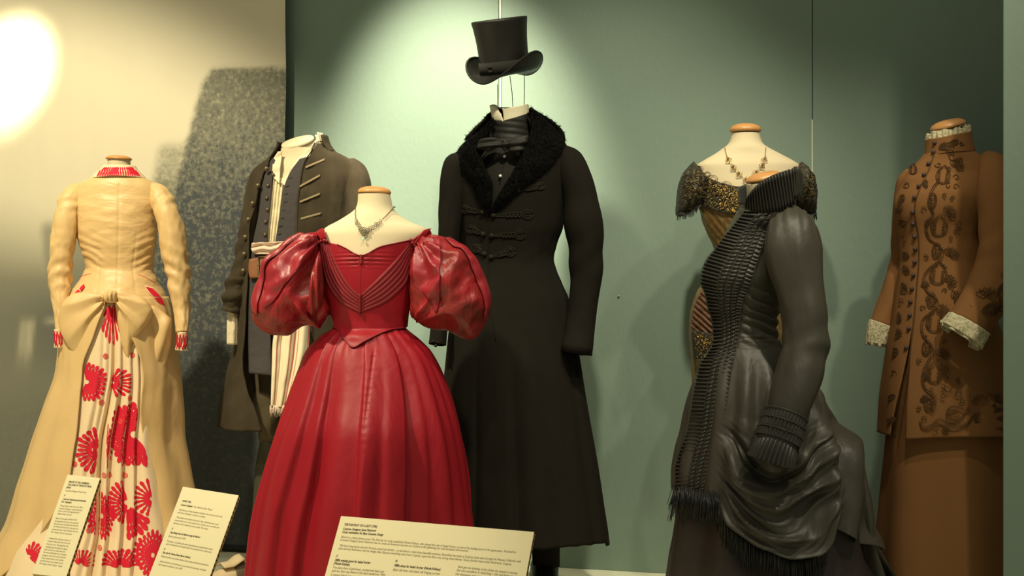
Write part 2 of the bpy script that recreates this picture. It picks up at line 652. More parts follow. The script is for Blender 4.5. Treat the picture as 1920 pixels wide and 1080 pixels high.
def cord(mb, surf, pts, r, off=0.003, n=None, sides=5, curved=True):
    n = n or max(4, int(sum((Vector(b) - Vector(a)).length for a, b in zip(pts, pts[1:])) / 4) + 2)
    mb.tube([surf.on(q[0], q[1], off) for q in resample(pts, n, curved)], r, sides)


def zfun(prof, pts, tail_l, tail_r, off=0.0):
    """theta -> z through pixel points; constant beyond (tail py)."""
    L = []
    for q in pts:
        th, z, _ = prof.uv(q[0], q[1], off)
        L.append((th, z))
    L.sort()
    L = [(-pi, prof.z(tail_l)), (L[0][0] - 0.35, prof.z(tail_l))] + L + [(L[-1][0] + 0.35, prof.z(tail_r)), (pi, prof.z(tail_r))]
    ip = Interp([q[0] for q in L], [(q[1],) for q in L])
    return lambda th: ip(th)[0]


def thfun(prof, pts, zlo, zhi):
    """t (0 bottom .. 1 top) -> theta of an edge drawn in pixels."""
    L = []
    for q in pts:
        th, z, _ = prof.uv(q[0], q[1])
        L.append(((z - zlo) / (zhi - zlo), th))
    L.sort()
    ip = Interp([q[0] for q in L], [(q[1],) for q in L])
    return lambda t: ip(t)[0]


def neck_cap(root, prof_c, D, px0, px1, py_rim, py_top, tilt=0.0, k=0.95, mat='wood', lean=0.0):
    """Turned wooden disc on the neck of a dress form."""
    c = P((px0 + px1) / 2, py_rim, D)
    a = (px1 - px0) / 2 * D / F
    h = (py_rim - py_top) * D / F
    prof = [(0.0, 0.0), (0.88, 0.0), (0.98, 0.10), (1.0, 0.28), (0.97, 0.45), (0.85, 0.68), (0.62, 0.87), (0.32, 0.97), (0.0, 1.0)]
    R = Matrix.Rotation(tilt, 3, 'Y') @ Matrix.Rotation(lean, 3, 'X')
    mb = MB()
    rows = []
    for r, q in prof:
        rows.append([c + R @ Vector((a * r * cos(2 * pi * i / 36), a * k * r * sin(2 * pi * i / 36), h * q)) for i in range(36)])
    mb.grid(rows, True)
    return mb.build('neck_cap', mat, root)


def stand(root, D, px, y_top, ztop):
    x = (px - 960) * D / F
    mb = MB()
    mb.tube([Vector((x, D, 0.02)), Vector((x, D, ztop))], 0.014, 12)
    mb.build('pole', 'pole', root)
    mb = MB()
    rows = []
    for r, z in ((0.0, 0.028), (0.13, 0.024), (0.15, 0.012), (0.15, 0.0), (0.0, 0.0)):
        rows.append([Vector((x + r * cos(2 * pi * i / 32), D + r * sin(2 * pi * i / 32), z)) for i in range(32)])
    mb.grid(rows, True)
    mb.build('base_plate', 'pole', root)


# ------------------------------------------------------------------ the setting
WN = Vector((-0.2873, -0.9578, 0))      # out of the back wall, towards the visitors
WA = Vector((0.9578, -0.2873, 0))       # along the back wall, to the right
WO = Vector((0, 5.5, 0))


def wp(s, h, z):
    return WO + WA * s + WN * h + Vector((0, 0, z))


def wall_px(px, py, h):
    r = (px - 960) / F
    D = (0.9578 * 5.5 - h) / (0.9578 + 0.2873 * r)
    return P(px, py, D)


def wall_s(px, h=0.0):
    return (wall_px(px, 540, h) - WO).dot(WA)


def wall_box(mb, s0, s1, h0, h1, z0, z1):
    mb.hexa([wp(s0, h0, z0), wp(s1, h0, z0), wp(s1, h1, z0), wp(s0, h1, z0),
             wp(s0, h0, z1), wp(s1, h0, z1), wp(s1, h1, z1), wp(s0, h1, z1)])


mb = MB()
mb.box((-4.5, -0.5, -0.1), (4.5, 7.2, 0.0))
o = mb.build('floor', 'floor', flat=True)
o['kind'] = 'structure'

mb = MB()
wall_box(mb, -4.6, 2.9, -0.12, -0.014, 0, 3.3)
wall = mb.build('wall_back', 'wall', flat=True)
wall['kind'] = 'structure'
SEAM1, SEAM2 = wall_s(937.5), wall_s(1523)
for s0, s1, h in ((-4.6, SEAM1 - 0.006, 0.0), (SEAM1 + 0.006, SEAM2 - 0.0012, -0.002), (SEAM2 + 0.0012, 2.9, -0.004)):
    mb = MB()
    wall_box(mb, s0, s1, -0.016, h, 0, 3.3)
    mb.build('wall_panel', 'wall', wall, flat=True, bevel=0.002)
mb = MB()
wall_box(mb, SEAM1 - 0.0035, SEAM1 + 0.0045, -0.015, -0.0005, 0, 3.3)
o = mb.build('trim_1', 'wall_edge', flat=True)
o['kind'] = 'structure'
mb = MB()
wall_box(mb, SEAM2 - 0.0025, SEAM2 + 0.002, -0.015, 0.0, 0, 1.62)
o = mb.build('trim_2', 'wall_edge', flat=True)
o['kind'] = 'structure'

# pier at the right end of the display, nearer than the figures
mb = MB()
x0, y0 = 1.3935, 4.2
pts = [(x0, y0), (x0 + 1.6, y0 - 0.48), (x0 + 1.65, y0 - 0.36), (x0 + 0.05, y0 + 0.12)]
v = [Vector((x, y, z)) for z in (0, 3.3) for x, y in pts]
mb.hexa(v)
o = mb.build('wall_right', 'wall', flat=True, bevel=0.004)
o['kind'] = 'structure'

nails = [(1160, 555), (1884, 227), (1902, 925)]
for i, (px, py) in enumerate(nails[:1]):
    c = wall_px(px, py, 0.002)
    mb = MB()
    mb.ball(c, 0.0045, 8, 5, 1, 0.8, 1)
    o = mb.build('wall_nail', 'nail')
    tag(o, 'tiny nail head in the bare green wall right of the black overcoat', 'nail')


# ------------------------------------------------------------------ printed mural hung on the wall
def mural_print(x, y):
    """(darkness, speckle) of the printed garden and the pale wedges at pixel x, y."""
    e1 = Interp([100, 125, 145, 265, 330, 420, 520, 760, 1100], [(410,), (397,), (385,), (350,), (330,), (310,), (285,), (270,), (265,)])(y)[0]
    e1 += 5 * nz(y * 0.04, x * 0.01)
    top1 = 126 + 0.00012 * (x - 470) ** 2 + 3 * nz(x * 0.06)
    t1 = smooth(e1 - 9, e1 + 10, x) * smooth(top1 - 5, top1 + 9, y)
    t1 *= 0.58 + 0.42 * smooth(150, 480, y)
    e2 = Interp([250, 265, 330, 420, 600], [(312,), (302,), (288,), (268,), (250,)])(y)[0]
    t2 = smooth(e2 - 12, e2 + 14, x) * smooth(258, 285, y) * (0.34 + 0.5 * smooth(300, 440, y))
    hill = smooth(330 + 0.30 * x, 600 + 0.2 * x, y) * 0.60
    hill = max(hill, 0.42 * smooth(60, 90, x) * smooth(400, 440, y + 0.25 * abs(x - 150)) * smooth(0, 40, y - 395))
    shrub = exp(-((x - 190) / 130) ** 2 - ((y - 610) / 95) ** 2) * 0.35
    d = max(t1, t2, min(0.88, hill + shrub))
    ground = smooth(690, 780, y + 0.15 * (x - 100))
    gl = lerp(0.70, 0.96, smooth(180, 420, x))
    d = lerp(d, max(d * smooth(200, 330, x), gl), ground)
    d = lerp(d, min(1.0, d + 0.1), smooth(560, 760, y) * smooth(300, 420, x))
    for (cx, w) in ((48, 16), (62, 10)):  # two slanted wedges, then a short patch, made paler in the colour
        dd = smooth(w, w * 0.3, abs(x - cx + (y - 590) * 0.09)) * smooth(585, 610, y) * smooth(715, 640, y)
        d *= 1 - 0.45 * dd
    d *= 1 - 0.5 * smooth(26, 4, abs(x - 100)) * smooth(12, 2, abs(y - 602))
    sp = max(t1, 0.8 * t2 if t2 > 0.1 else 0, 0.35 * ground)
    sp *= 1 - 0.75 * smooth(560, 760, y)
    return d, min(1, sp)


def make_mural():
    root = thing('printed_mural', 'tall printed fabric mural of pale sky and dark clipped hedges behind the tan gown', 'backdrop', wp(wall_s(200), 0.05, 0.02))
    m = bpy.data.materials.new('mural_print')
    m.use_nodes = True
    nt = m.node_tree
    N, Lk = nt.nodes, nt.links
    b = N['Principled BSDF']
    b.inputs['Roughness'].default_value = 0.75
    b.inputs['Specular IOR Level'].default_value = 0.25
    at = N.new('ShaderNodeAttribute')
    at.attribute_name = 'print'
    sep = N.new('ShaderNodeSeparateColor')
    Lk.new(at.outputs['Color'], sep.inputs[0])
    tc = N.new('ShaderNodeTexCoord')
    n1 = N.new('ShaderNodeTexNoise')
    n1.inputs['Scale'].default_value = 55
    n1.inputs['Detail'].default_value = 7
    n1.inputs['Roughness'].default_value = 0.68
    Lk.new(tc.outputs['Object'], n1.inputs['Vector'])
    rmp = N.new('ShaderNodeMapRange')
    rmp.inputs[1].default_value = 0.36
    rmp.inputs[2].default_value = 0.66
    rmp.inputs[3].default_value = 0.30
    rmp.inputs[4].default_value = -0.42
    Lk.new(n1.outputs[0], rmp.inputs[0])
    mul = N.new('ShaderNodeMath')
    mul.operation = 'MULTIPLY'
    Lk.new(rmp.outputs[0], mul.inputs[0])
    Lk.new(sep.outputs[1], mul.inputs[1])
    add = N.new('ShaderNodeMath')
    add.operation = 'ADD'
    add.use_clamp = True
    Lk.new(mul.outputs[0], add.inputs[0])
    Lk.new(sep.outputs[0], add.inputs[1])
    rp = N.new('ShaderNodeValToRGB')
    rp.color_ramp.elements[0].color = (0.70, 0.63, 0.47, 1)
    rp.color_ramp.elements[1].color = (0.064, 0.072, 0.078, 1)
    e = rp.color_ramp.elements.new(0.5)
    e.color = (0.235, 0.225, 0.165, 1)
    Lk.new(add.outputs[0], rp.inputs[0])
    Lk.new(rp.outputs[0], b.inputs['Base Color'])
    bump = N.new('ShaderNodeBump')
    bump.inputs['Strength'].default_value = 0.25
    bump.inputs['Distance'].default_value = 0.004
    n2 = N.new('ShaderNodeTexNoise')
    n2.inputs['Scale'].default_value = 14
    n2.inputs['Detail'].default_value = 4
    mp = N.new('ShaderNodeMapping')
    mp.inputs['Scale'].default_value = (2.2, 1, 0.5)
    Lk.new(tc.outputs['Object'], mp.inputs[0])
    Lk.new(mp.outputs[0], n2.inputs['Vector'])
    Lk.new(n2.outputs[0], bump.inputs['Height'])
    Lk.new(bump.outputs[0], b.inputs['Normal'])
    for x0, x1, nx in ((-330, 272, 110), (272, 537, 66)):
        mb = MB()
        rows, cols = [], []
        ny = 190
        s0, s1 = wall_s(x0, 0.05), wall_s(x1, 0.05)
        for j in range(ny + 1):
            z = lerp(0.022, 3.2, j / ny)
            row = []
            for i in range(nx + 1):
                s = lerp(s0, s1, i / nx)
                h = 0.05 + 0.005 * nz(s * 6, z * 1.2) + 0.0025 * nz(s * 14, z * 3.1, 4)
                if x1 > 300:
                    q = smooth(s1 - 0.16, s1, s)
                    h += q * (0.010 + 0.012 * nz(z * 2.2, 3.3))
                    if i == nx:
                        s += 0.004 * nz(z * 3.0, 8.8) + 0.004 * (z - 1.6)
                p = wp(s, h, z)
                row.append(p)
                cols.append(mural_print(960 + F * p.x / p.y, 540 - F * (p.z - CZ) / p.y))
            rows.append(row)
        mb.grid(rows)
        o = mb.build('fabric_panel', m, root)
        ca = o.data.color_attributes.new('print', 'FLOAT_COLOR', 'POINT')
        ca.data.foreach_set('color', [c for d in cols for c in (d[0], d[1], 0, 1)])
    mb = MB()
    mb.tube([wp(wall_s(-330, 0.05), 0.052, 0.016), wp(wall_s(537, 0.05), 0.052, 0.016)], 0.012, 10)
    mb.build('bottom_rail', 'rail', root)


make_mural()


# ------------------------------------------------------------------ red evening gown
def make_red():
    D = 4.55
    rows = [(350, 672, 732, 0.95), (364, 669, 734, 0.98), (380, 668, 737, 0.98), (390, 665, 740, 0.96), (398, 657, 745, 0.9), (406, 645, 755, 0.8),
            (415, 630, 770, 0.68), (428, 607, 800, 0.55), (440, 599, 806, 0.54), (460, 597, 800, 0.56), (490, 599, 782, 0.64),
            (520, 604, 773, 0.70), (548, 609, 769, 0.72), (575, 618, 766, 0.72), (605, 627, 761, 0.74), (625, 628, 760, 0.76),
            (655, 618, 772, 0.8), (760, 590, 800, 0.8)]
    body = Prof(D, rows)
    base = (((669 + 734) / 2 - 960) * D / F, D, 0)
    form = thing('dress_form', 'cream dress form neck and shoulders with a domed wooden cap inside the red gown', 'mannequin', base)
    shell('torso', body, 'form', form, body.z(640), body.z(364), nth=90, nz_=70, off=-0.004, thick=0)
    neck_cap(form, None, D, 670.5, 733.5, 364, 349, 0.04)
    stand(form, D, 701, 0, 0.95)

    g = thing('evening_gown', 'dark red satin evening gown with huge puffed sleeves and a pleated full skirt', 'gown', ((679 - 960) * D / F, D, 0))
    neckline = [(599, 436), (606, 432), (611, 448), (616, 453), (632, 458), (649, 466), (664, 475), (677, 479), (690, 475), (712, 463), (742, 456), (770, 450), (782, 442), (794, 431), (804, 431)]
    waist = [(628, 612), (640, 619), (655, 634), (669, 650), (684, 640), (700, 630), (714, 623), (735, 617), (760, 613)]
    top = zfun(body, neckline, 436, 436)
    low = zfun(body, waist, 612, 612)
    kth, kz, _ = body.uv(677, 487)

    def bfold(th, z):
        dx, dz = (th - kth), (z - kz)
        f = 0.0032 * sin(dz * 520 + 3.0 * abs(dx)) * exp(-(dx / 0.42) ** 2 - (dz / 0.020) ** 2) * smooth(0.02, 0.10, abs(dx))
        f += 0.0018 * sin(th * 9 + z * 60) * smooth(body.z(585), body.z(606), z) * 0.8
        return f
    body.fold = bfold

    def bands(name, out, inn):
        N = 6

        def off(u, v, px, py):
            w = (u * N) % 1.0
            return 0.006 + 0.0024 * (sin(pi * min(1, w * 1.15)) ** 0.7 if w < 0.87 else 0.0) * (0.45 + 0.55 * sin(pi * min(0.97, max(0.03, v))))
        strip(name, body, out, inn, 'red_band', g, nu=N * 8, nv=60, off=off, thick=0.002)
    bands('pleated_band', [(600, 446), (603, 490), (612, 530), (636, 566), (674, 587)], [(615, 453), (628, 487), (644, 518), (659, 539), (674, 553)])
    bands('pleated_band', [(776, 470), (770, 505), (760, 535), (724, 567), (676, 587)], [(771, 451), (748, 480), (722, 508), (698, 532), (676, 553)])
    mb = MB()
    cord(mb, body, [(675, 551), (675, 570), (675, 588)], 0.0035, 0.010, sides=8)
    mb.build('band_keeper', 'red_band', g)
    mb = MB()
    c = body.on(677, 486, 0.009)
    for k in range(5):
        mb.ball(c + Vector((0.0016 * (k % 2) - 0.0008, 0, 0.011 - 0.0055 * k)), 0.0052, 10, 7, 0.9, 0.8, 0.75)
    mb.build('bust_knot', 'red_cord', g)
    # twisted cord knots where the sleeves meet the neckline
    for pts in ([(592, 458), (597, 455), (602, 452), (608, 451), (613, 452)], [(770, 450), (773, 455), (776, 459), (779, 464), (783, 466)]):
        mb = MB()
        for k, q in enumerate(pts):
            mb.ball(body.on(q[0], q[1], 0.012), 0.0062 if k % 2 else 0.0050, 10, 7)
        mb.build('shoulder_knot', 'red_cord', g)

    # skirt
    srows = [(604, 630, 759, 0.72), (613, 628, 758, 0.73), (618, 622, 763, 0.72), (629, 603, 777, 0.72), (640, 590, 790, 0.68), (658, 574, 808, 0.68), (690, 560, 827, 0.74), (742, 540, 849, 0.84),
             (809, 516, 869, 0.95), (880, 494, 883, 0.95), (973, 471, 893, 0.95), (1071, 458, 904, 0.95), (1170, 446, 914, 0.95)]
    sk = Prof(D, srows)
    lines = [(547, 867, 1.5, .022, .16), (584, 850, 2.0, .025, .22), (514, 870, 0.9, .03, .10), (672, 850, 1.6, .18, .022), (718, 840, 0.6, .10, .05), (771, 860, 2.0, .022, .20),
             (812, 850, 0.6, .05, .10), (846, 880, 0.8, .05, .12), (866, 900, .7, .04, .06), (500, 900, .6, .03, .05)]
    V = [(sk.th(x, y), a, l, r) for x, y, a, l, r in lines]
    rnd = random.Random(3)
    V += [(t, rnd.uniform(0.7, 1.3), rnd.uniform(.03, .1), rnd.uniform(.03, .12)) for t in [1.65, 1.95, 2.25, 2.6, 2.9, -1.65, -1.95, -2.3, -2.6, -2.95]]

    def sfold(th, z):
        q = smooth(sk.z(610), sk.z(900), z)
        A = 0.002 + 0.016 * q
        f = 0.0
        for t0, a, l, r in V:
            f -= A * a * valley(th, t0 + 0.02 * sin(z * 7 + t0 * 5), l, r)
        f += 0.012 * q * sin(th * 6 + 1.3 * sin(z * 3)) + 0.010 * nz(th * 4, z * 3.5, 2) * q
        f += 0.0012 * sin(th * 31 + 2 * sin(th * 3)) * smooth(sk.z(690), sk.z(622), z)
        p = sk_px(th, z)
        f += 0.0016 * sin(p[1] * 0.42 + 2 * nz(p[1] * 0.05)) * exp(-((p[0] - (702 - (p[1] - 653) * 0.128)) / 9.0) ** 2) * smooth(640, 670, p[1]) * smooth(880, 760, p[1])
        f -= 0.004 * exp(-((p[0] - (702 - (p[1] - 653) * 0.128)) / 3.0) ** 2) * smooth(640, 670, p[1]) * smooth(960, 860, p[1]) * (1 if abs(th) < 1.5 else 0)
        return f

    def sk_px(th, z):
        cx, a, b, yo = sk.ip(z)
        y = sk.D - b * cos(th)
        return 960 + F * (cx + a * sin(th)) / y, 540 - F * (z - CZ) / y
    sk.fold = sfold
    wz = body.z(606)

    def boff(th, z):
        if z > wz or abs(th) > 1.5:
            return 0.004
        return max(0.004, lerp(0.004, (sk.ip(z)[2] - body.ip(z)[2]) * smooth(1.5, 0.9, abs(th)) + 0.006, smooth(wz, wz - 0.022, z)))
    bod = shell('bodice', body, 'red', g, low, top, nth=200, nz_=110, off=boff, thick=0.003)
    mb = MB()
    cord(mb, body, neckline[4:12], 0.0016, 0.0065)
    cord(mb, body, [(677, 494), (676, 520), (674.5, 553)], 0.0010, 0.0055)
    ths = [lerp(-1.35, 1.35, k / 70) for k in range(71)]
    mb.tube([body.pt(t, low(t), boff(t, low(t)) + 0.001) for t in ths], 0.0026, 6)
    mb.build('piping', 'red_cord', bod)
    shell('skirt', sk, 'red', g, 0.006, sk.z(609), nth=420, nz_=150, off=0.0, thick=0.002)

    # puffed sleeves
    LO = [(598, 434), (576, 437), (554, 443), (523, 463), (498, 498), (479, 544), (473, 588), (478, 606), (488, 616), (507, 627), (524, 629), (542, 629), (556, 619), (570, 611), (586, 611), (600, 616), (604, 610), (614, 597), (622, 582), (614, 560), (608, 545), (604, 510), (601, 470)]
    RO = [(790, 438), (816, 440), (853, 453), (885, 477), (910, 518), (919, 557), (918, 591), (907, 613), (894, 632), (882, 636), (869, 635), (853, 627), (838, 620), (815, 618), (794, 610), (780, 602), (772, 590), (768, 550), (768, 506), (774, 470), (782, 448)]

    def puff(name, c, out, A, B, seed, dark):
        def fold(px, py):
            a = atan2(py - A[1], px - A[0])
            b = atan2(py - B[1], px - B[0])
            da = sqrt((px - A[0]) ** 2 + (py - A[1]) ** 2)
            db = sqrt((px - B[0]) ** 2 + (py - B[1]) ** 2)
            f = 0.016 * (1 - 2 * abs(sin(a * 5.5 + seed + .4 * nz(da * .03, seed)))) * exp(-da / 100) + 0.013 * (1 - 2 * abs(sin(b * 5 + seed * 2))) * exp(-db / 80)
            f += 0.014 * nz(px * 0.018, py * 0.018, seed) + 0.009 * nz(px * 0.045 + py * 0.02, py * 0.045, seed + 5)
            return f
        bl = Blob(c, out, D - 0.01, 0.135, 0.12, fold, 2.2)
        return bl, bl.build(name, 'red_shot', g, 130, 56)
    lb, lo = puff('puffed_sleeve', (545, 545), LO, (602, 450), (598, 608), 1.0, 1)
    rb, ro = puff('puffed_sleeve', (842, 540), RO, (785, 450), (775, 605), 4.0, 1)

    def panel(bl, par, A, B, seam=None):
        def off(u, v, px, py):
            return 0.004 + 0.010 * sin(pi * min(.98, max(.02, u))) ** .6 * sin(pi * min(.99, max(.01, v))) ** .5 + 0.003 * nz(px * .05, py * .03, 2)
        strip('sleeve_panel', bl, A, B, 'red_panel', par, nu=24, nv=44, off=off, thick=0.002)
        mb = MB()
        cord(mb, bl, A, 0.0016, 0.0055)
        cord(mb, bl, B, 0.0016, 0.0055)
        mb.build('piping', 'red_cord', par)
    panel(lb, lo, [(592, 446), (565, 449), (535, 476), (512, 510), (505, 545), (507, 576)], [(597, 452), (592, 475), (572, 505), (548, 532), (526, 562), (508, 577)])
    panel(lb, lo, [(588, 441), (556, 446), (526, 466), (500, 502), (484, 545), (482, 585)], [(590, 444), (560, 450), (529, 475), (506, 508), (496, 545), (494, 590)])
    panel(rb, ro, [(824, 448), (796, 458), (774, 480), (771, 505), (786, 535), (806, 562), (820, 583)], [(828, 449), (829, 475), (829, 505), (829, 530), (827, 560), (822, 583)])
    panel(rb, ro, [(836, 449), (860, 470), (880, 495), (896, 525), (906, 560), (909, 596)], [(842, 448), (870, 465), (893, 492), (911, 528), (917, 560), (913, 600)])
    # draped fold hanging by the left armhole
    bl = Blob((592, 540), [(600, 470), (604, 500), (607, 545), (600, 580), (584, 592), (577, 586), (578, 560), (583, 520), (592, 485)], D - 0.10, 0.05, 0.05,
              lambda px, py: 0.006 * sin((px - (py - 470) * 0.02) * 0.55))
    bl.build('sleeve_drape', 'red_shot', lo, 60, 24)
    for A, B in (([(593, 436), (601, 430), (607, 428)], [(602, 450), (610, 446), (613, 448)]), ([(790, 437), (800, 430), (808, 429)], [(776, 458), (784, 448), (796, 444)])):
        strip('shoulder_strap', body, A, B, 'red', g, nu=8, nv=10, off=0.012, thick=0.004)

    # necklace lying on the form
    n = thing('necklace', 'dark silver filigree necklace with a small aqua drop on the form of the red gown', 'necklace', body.on(682, 425))
    body.fold = None
    mb = MB()
    cord(mb, body, [(667, 389), (666, 400), (667, 411)], 0.0011, 0.002)
    cord(mb, body, [(739, 387), (730, 398), (717, 411)], 0.0012, 0.002)
    mb.tube([body.pt(t, body.z(388), 0.003) for t in [1.4 + 0.18 * k for k in range(20)]], 0.0012, 5)
    mb.build('chain', 'chain', n)
    link = [(668, 414, 4), (670, 419, 4), (674, 424, 4.5), (678, 429, 4.5), (675, 431, 3.5), (683, 429, 4), (687, 433, 4.5), (680, 436, 4), (685, 438, 3.5), (690, 430, 4), (694, 428, 4), (699, 425, 3.5),
            (704, 421, 4), (708, 419, 3.5), (713, 415, 4), (682, 441, 3), (689, 436, 3)]
    for k, (x, y, r) in enumerate(link):
        mb = MB()
        mb.tube([body.on(x + r * cos(a) * (1 if k % 2 else .6), y + r * sin(a) * (.6 if k % 2 else 1), 0.003) for a in [2 * pi * q / 10 for q in range(10)]], 0.0010, 4, True)
        mb.ball(body.on(x, y, 0.0035), 0.0016, 6, 4)
        mb.build('link', 'chain', n)
    mb = MB()
    cord(mb, body, [(682, 441), (681.5, 446)], 0.0009, 0.003)
    mb.ball(body.on(681, 448.5, 0.005), 0.0042, 8, 6, 0.8, 0.7, 1.1)
    mb.build('drop_stone', 'gem', n)


make_red()


# ------------------------------------------------------------------ man in the black overcoat
def make_man():
    D = 5.0
    X = (978 - 960) * D / F
    coat = thing('overcoat', 'long black wool overcoat with a fur collar and corded frog fastenings behind the red gown', 'coat', (X, D, 0))
    rows = [(246, 905, 1036, 0.60), (262, 884, 1052, 0.58), (274, 868, 1062, 0.56), (290, 858, 1066, 0.56), (310, 852, 1066, 0.60), (335, 850, 1064, 0.66), (370, 852, 1060, 0.70), (422, 858, 1055, 0.72), (457, 861, 1043, 0.72),
            (485, 862, 1037, 0.72), (510, 859, 1044, 0.73), (530, 855, 1052, 0.74), (563, 849, 1066, 0.76), (620, 842, 1077, 0.78), (669, 837, 1085, 0.78), (747, 830, 1098, 0.76),
            (836, 823, 1114, 0.74), (936, 815, 1130, 0.70), (1013, 808, 1140, 0.68), (1050, 806, 1142, 0.68)]
    b = Prof(D, rows, 2.15)
    c1 = b.th(960, 760)
    c2 = b.th(890, 760)

    def fold(th, z):
        q = smooth(b.z(520), b.z(960), z)
        f = -q * 0.022 * valley(th, c1, .035, .10) - q * 0.012 * valley(th, c2, .03, .08) - q * 0.010 * valley(th, c1 + .45, .12, .12)
        f -= q * 0.012 * valley(th, 1.0, .12, .05)
        f += q * 0.008 * sin(th * 6 + 0.6) + 0.003 * nz(th * 4, z * 5)
        f += 0.0015 * nz(th * 3, z * 28, 3) * smooth(b.z(560), b.z(500), z) * smooth(b.z(430), b.z(480), z) * 2
        return f
    b.fold = fold
    hem = lambda th: (0.184 if abs(th) < 1.2 else 0.172) + 0.004 * nz(th * 6, 3) + 0.010 * smooth(0.2, -1.0, th)
    vneck = zfun(b, [(874, 264), (884, 300), (898, 348), (917, 394), (944, 350), (984, 312), (1018, 282), (1040, 264)], 250, 250)
    shell('coat_body', b, 'black_wool', coat, hem, vneck, nth=260, nz_=130, thick=0.006)
    mb = MB()
    cord(mb, b, [(916, 400), (917, 440), (916, 490), (918, 560), (930, 640)], 0.0022, 0.003)
    mb.build('front_edge', 'black_wool', coat)

    def sf(seed):
        return lambda t, phi: 0.0035 * nz(t * 7, phi * 1.2, seed) + 0.002 * sin(t * 40 + 3 * sin(phi)) * exp(-((t - .55) / .12) ** 2)
    R = Limb([(1052, 286, 4.99, 17), (1068, 305, 4.97, 28), (1079, 335, 4.95, 31), (1089, 375, 4.94, 32), (1095, 422, 4.93, 36.5), (1098.5, 460, 4.93, 33.5), (1099, 510, 4.93, 31), (1094.5, 560, 4.92, 28), (1087, 620, 4.90, 27.5), (1081, 658, 4.88, 29.5)], sf(2))
    s = R.build('sleeve', 'black_wool', coat, nt=80, cap0=True, thick=0)
    R2 = Limb([(1083, 648, 4.88, 29.5), (1080.5, 662, 4.88, 30)])
    mb = MB()
    mb.grid([R2.ring(0, 40), R2.ring(1, 40), R2.ring(1, 40, -0.006), R2.ring(0.2, 40, -0.008)], True, False, True)
    mb.build('cuff', 'black_wool', s)
    for px, py in ((1111, 620), (1110, 637), (1107, 653)):
        mb = MB()
        mb.ball(P(px, py, 4.88), 0.0055, 10, 6)
        mb.build('cuff_button', 'frog', s)
    Lm = Limb([(866, 296, 4.98, 16), (856, 312, 4.96, 25), (849, 345, 4.95, 25), (846, 385, 4.94, 23), (842, 430, 4.93, 20), (836, 500, 4.93, 19), (829, 570, 4.92, 17.5), (823, 620, 4.90, 16), (820, 646, 4.89, 16.5)], sf(5))
    s = Lm.build('sleeve', 'black_wool', coat, nt=80)
    for px, py in ((812, 640), (817, 648)):
        mb = MB()
        mb.ball(P(px, py, 4.86), 0.0055, 10, 6)
        mb.build('cuff_button', 'frog', s)

    # fur collar
    fr = [(205, 936, 992, 0.85), (215, 925, 1004, 0.8), (228, 918, 1022, 0.74), (240, 904, 1036, 0.68), (259, 880, 1053, 0.62), (274, 866, 1058, 0.60), (290, 856, 1060, 0.60), (320, 852, 1062, 0.64), (400, 852, 1058, 0.72)]
    fp = Prof(D, fr)

    def fur(u, v, px, py):
        e = sin(pi * min(.985, max(.015, u))) ** .5
        return 0.004 + 0.020 * e * sin(pi * min(.96, max(.10, v))) ** .5 + (0.007 * nz(px * .06, py * .05, 1) + 0.003 * nz(px * .25, py * .18, 7)) * (0.4 + .6 * e)
    for A, B in (([(926, 224), (901, 246), (876, 264), (858, 286), (856, 304), (868, 326), (888, 350), (897, 375), (916, 399)], [(927, 228), (918, 246), (908, 262), (899, 280), (905, 300), (913, 322), (923, 344), (922, 370), (917, 399)]),
                 ([(990, 212), (997, 232), (991, 258), (978, 292), (968, 310), (957, 330), (947, 347), (934, 372), (919, 399)], [(1000, 212), (1019, 222), (1039, 241), (1056, 262), (1056, 280), (1046, 298), (1018, 326), (966, 361), (920, 397)])):
        strip('fur_collar', fp, A, B, 'black_fur', coat, nu=70, nv=130, off=fur, thick=0.008, curved=True)
    mb = MB()
    rows_ = []
    for j in range(11):
        t = j / 10
        z = lerp(fp.z(262), fp.z(204), t)
        rows_.append([fp.pt(th, z, 0.006 + 0.016 * sin(pi * t) + 0.004 * nz(th * 9, z * 40)) for th in [1.25 + (2 * pi - 2.5) * i / 60 for i in range(61)]])
    mb.grid(rows_)
    mb.build('fur_collar', 'black_fur', coat, thick=0.008)

    # short fur pile standing off the collar
    rnd = random.Random(2)
    mb = MB()
    for o_ in [c for c in coat.children if c.name.startswith('fur_collar')]:
        vs = [v.co + coat.location for v in o_.data.vertices]
        ns = [v.normal.copy() for v in o_.data.vertices]
        for k in range(5200 if len(vs) > 2000 else 1500):
            i = rnd.randrange(len(vs))
            n_ = ns[i] if ns[i].y < 0 or len(vs) < 2000 else -ns[i]
            d_ = (n_ + Vector((rnd.uniform(-.6, .6), rnd.uniform(-.3, .3), rnd.uniform(-1.0, .3)))).normalized() * rnd.uniform(.008, .016)
            s_ = Vector((rnd.uniform(-1, 1), 0, rnd.uniform(-1, 1))).normalized() * 0.0011
            b_ = len(mb.v)
            mb.v += [vs[i] - s_, vs[i] + s_, vs[i] + d_]
            mb.f.append((b_, b_ + 1, b_ + 2))
    mb.build('fur_pile', 'black_fur', coat, flat=True, kind='stuff')

    # frogs: corded loops ending in knots
    def frog(mb, x0, y0, x1, y1, r, big):
        for k in range(3):
            rr = r * (1 - .32 * k)
            cord(mb, b, [(x0 + rr * cos(a), y0 + rr * .85 * sin(a)) for a in [2 * pi * q / 12 for q in range(13)]], 0.0021, 0.005, n=16)
        for dy in (-2.8, 0, 2.8):
            cord(mb, b, [(lerp(x0, x1, .14), y0 + dy * 1.2), (lerp(x0, x1, .5), lerp(y0, y1, .5) + dy), (x1, y1 + dy * .8)], 0.0019, 0.005)
        for k in range(4):
            t = .25 + .11 * k
            cx, cy = lerp(x0, x1, t), lerp(y0, y1, t)
            cord(mb, b, [(cx + 3.4 * cos(a), cy + 4.6 * sin(a)) for a in [2 * pi * q / 8 for q in range(9)]], 0.0017, 0.007, n=12)
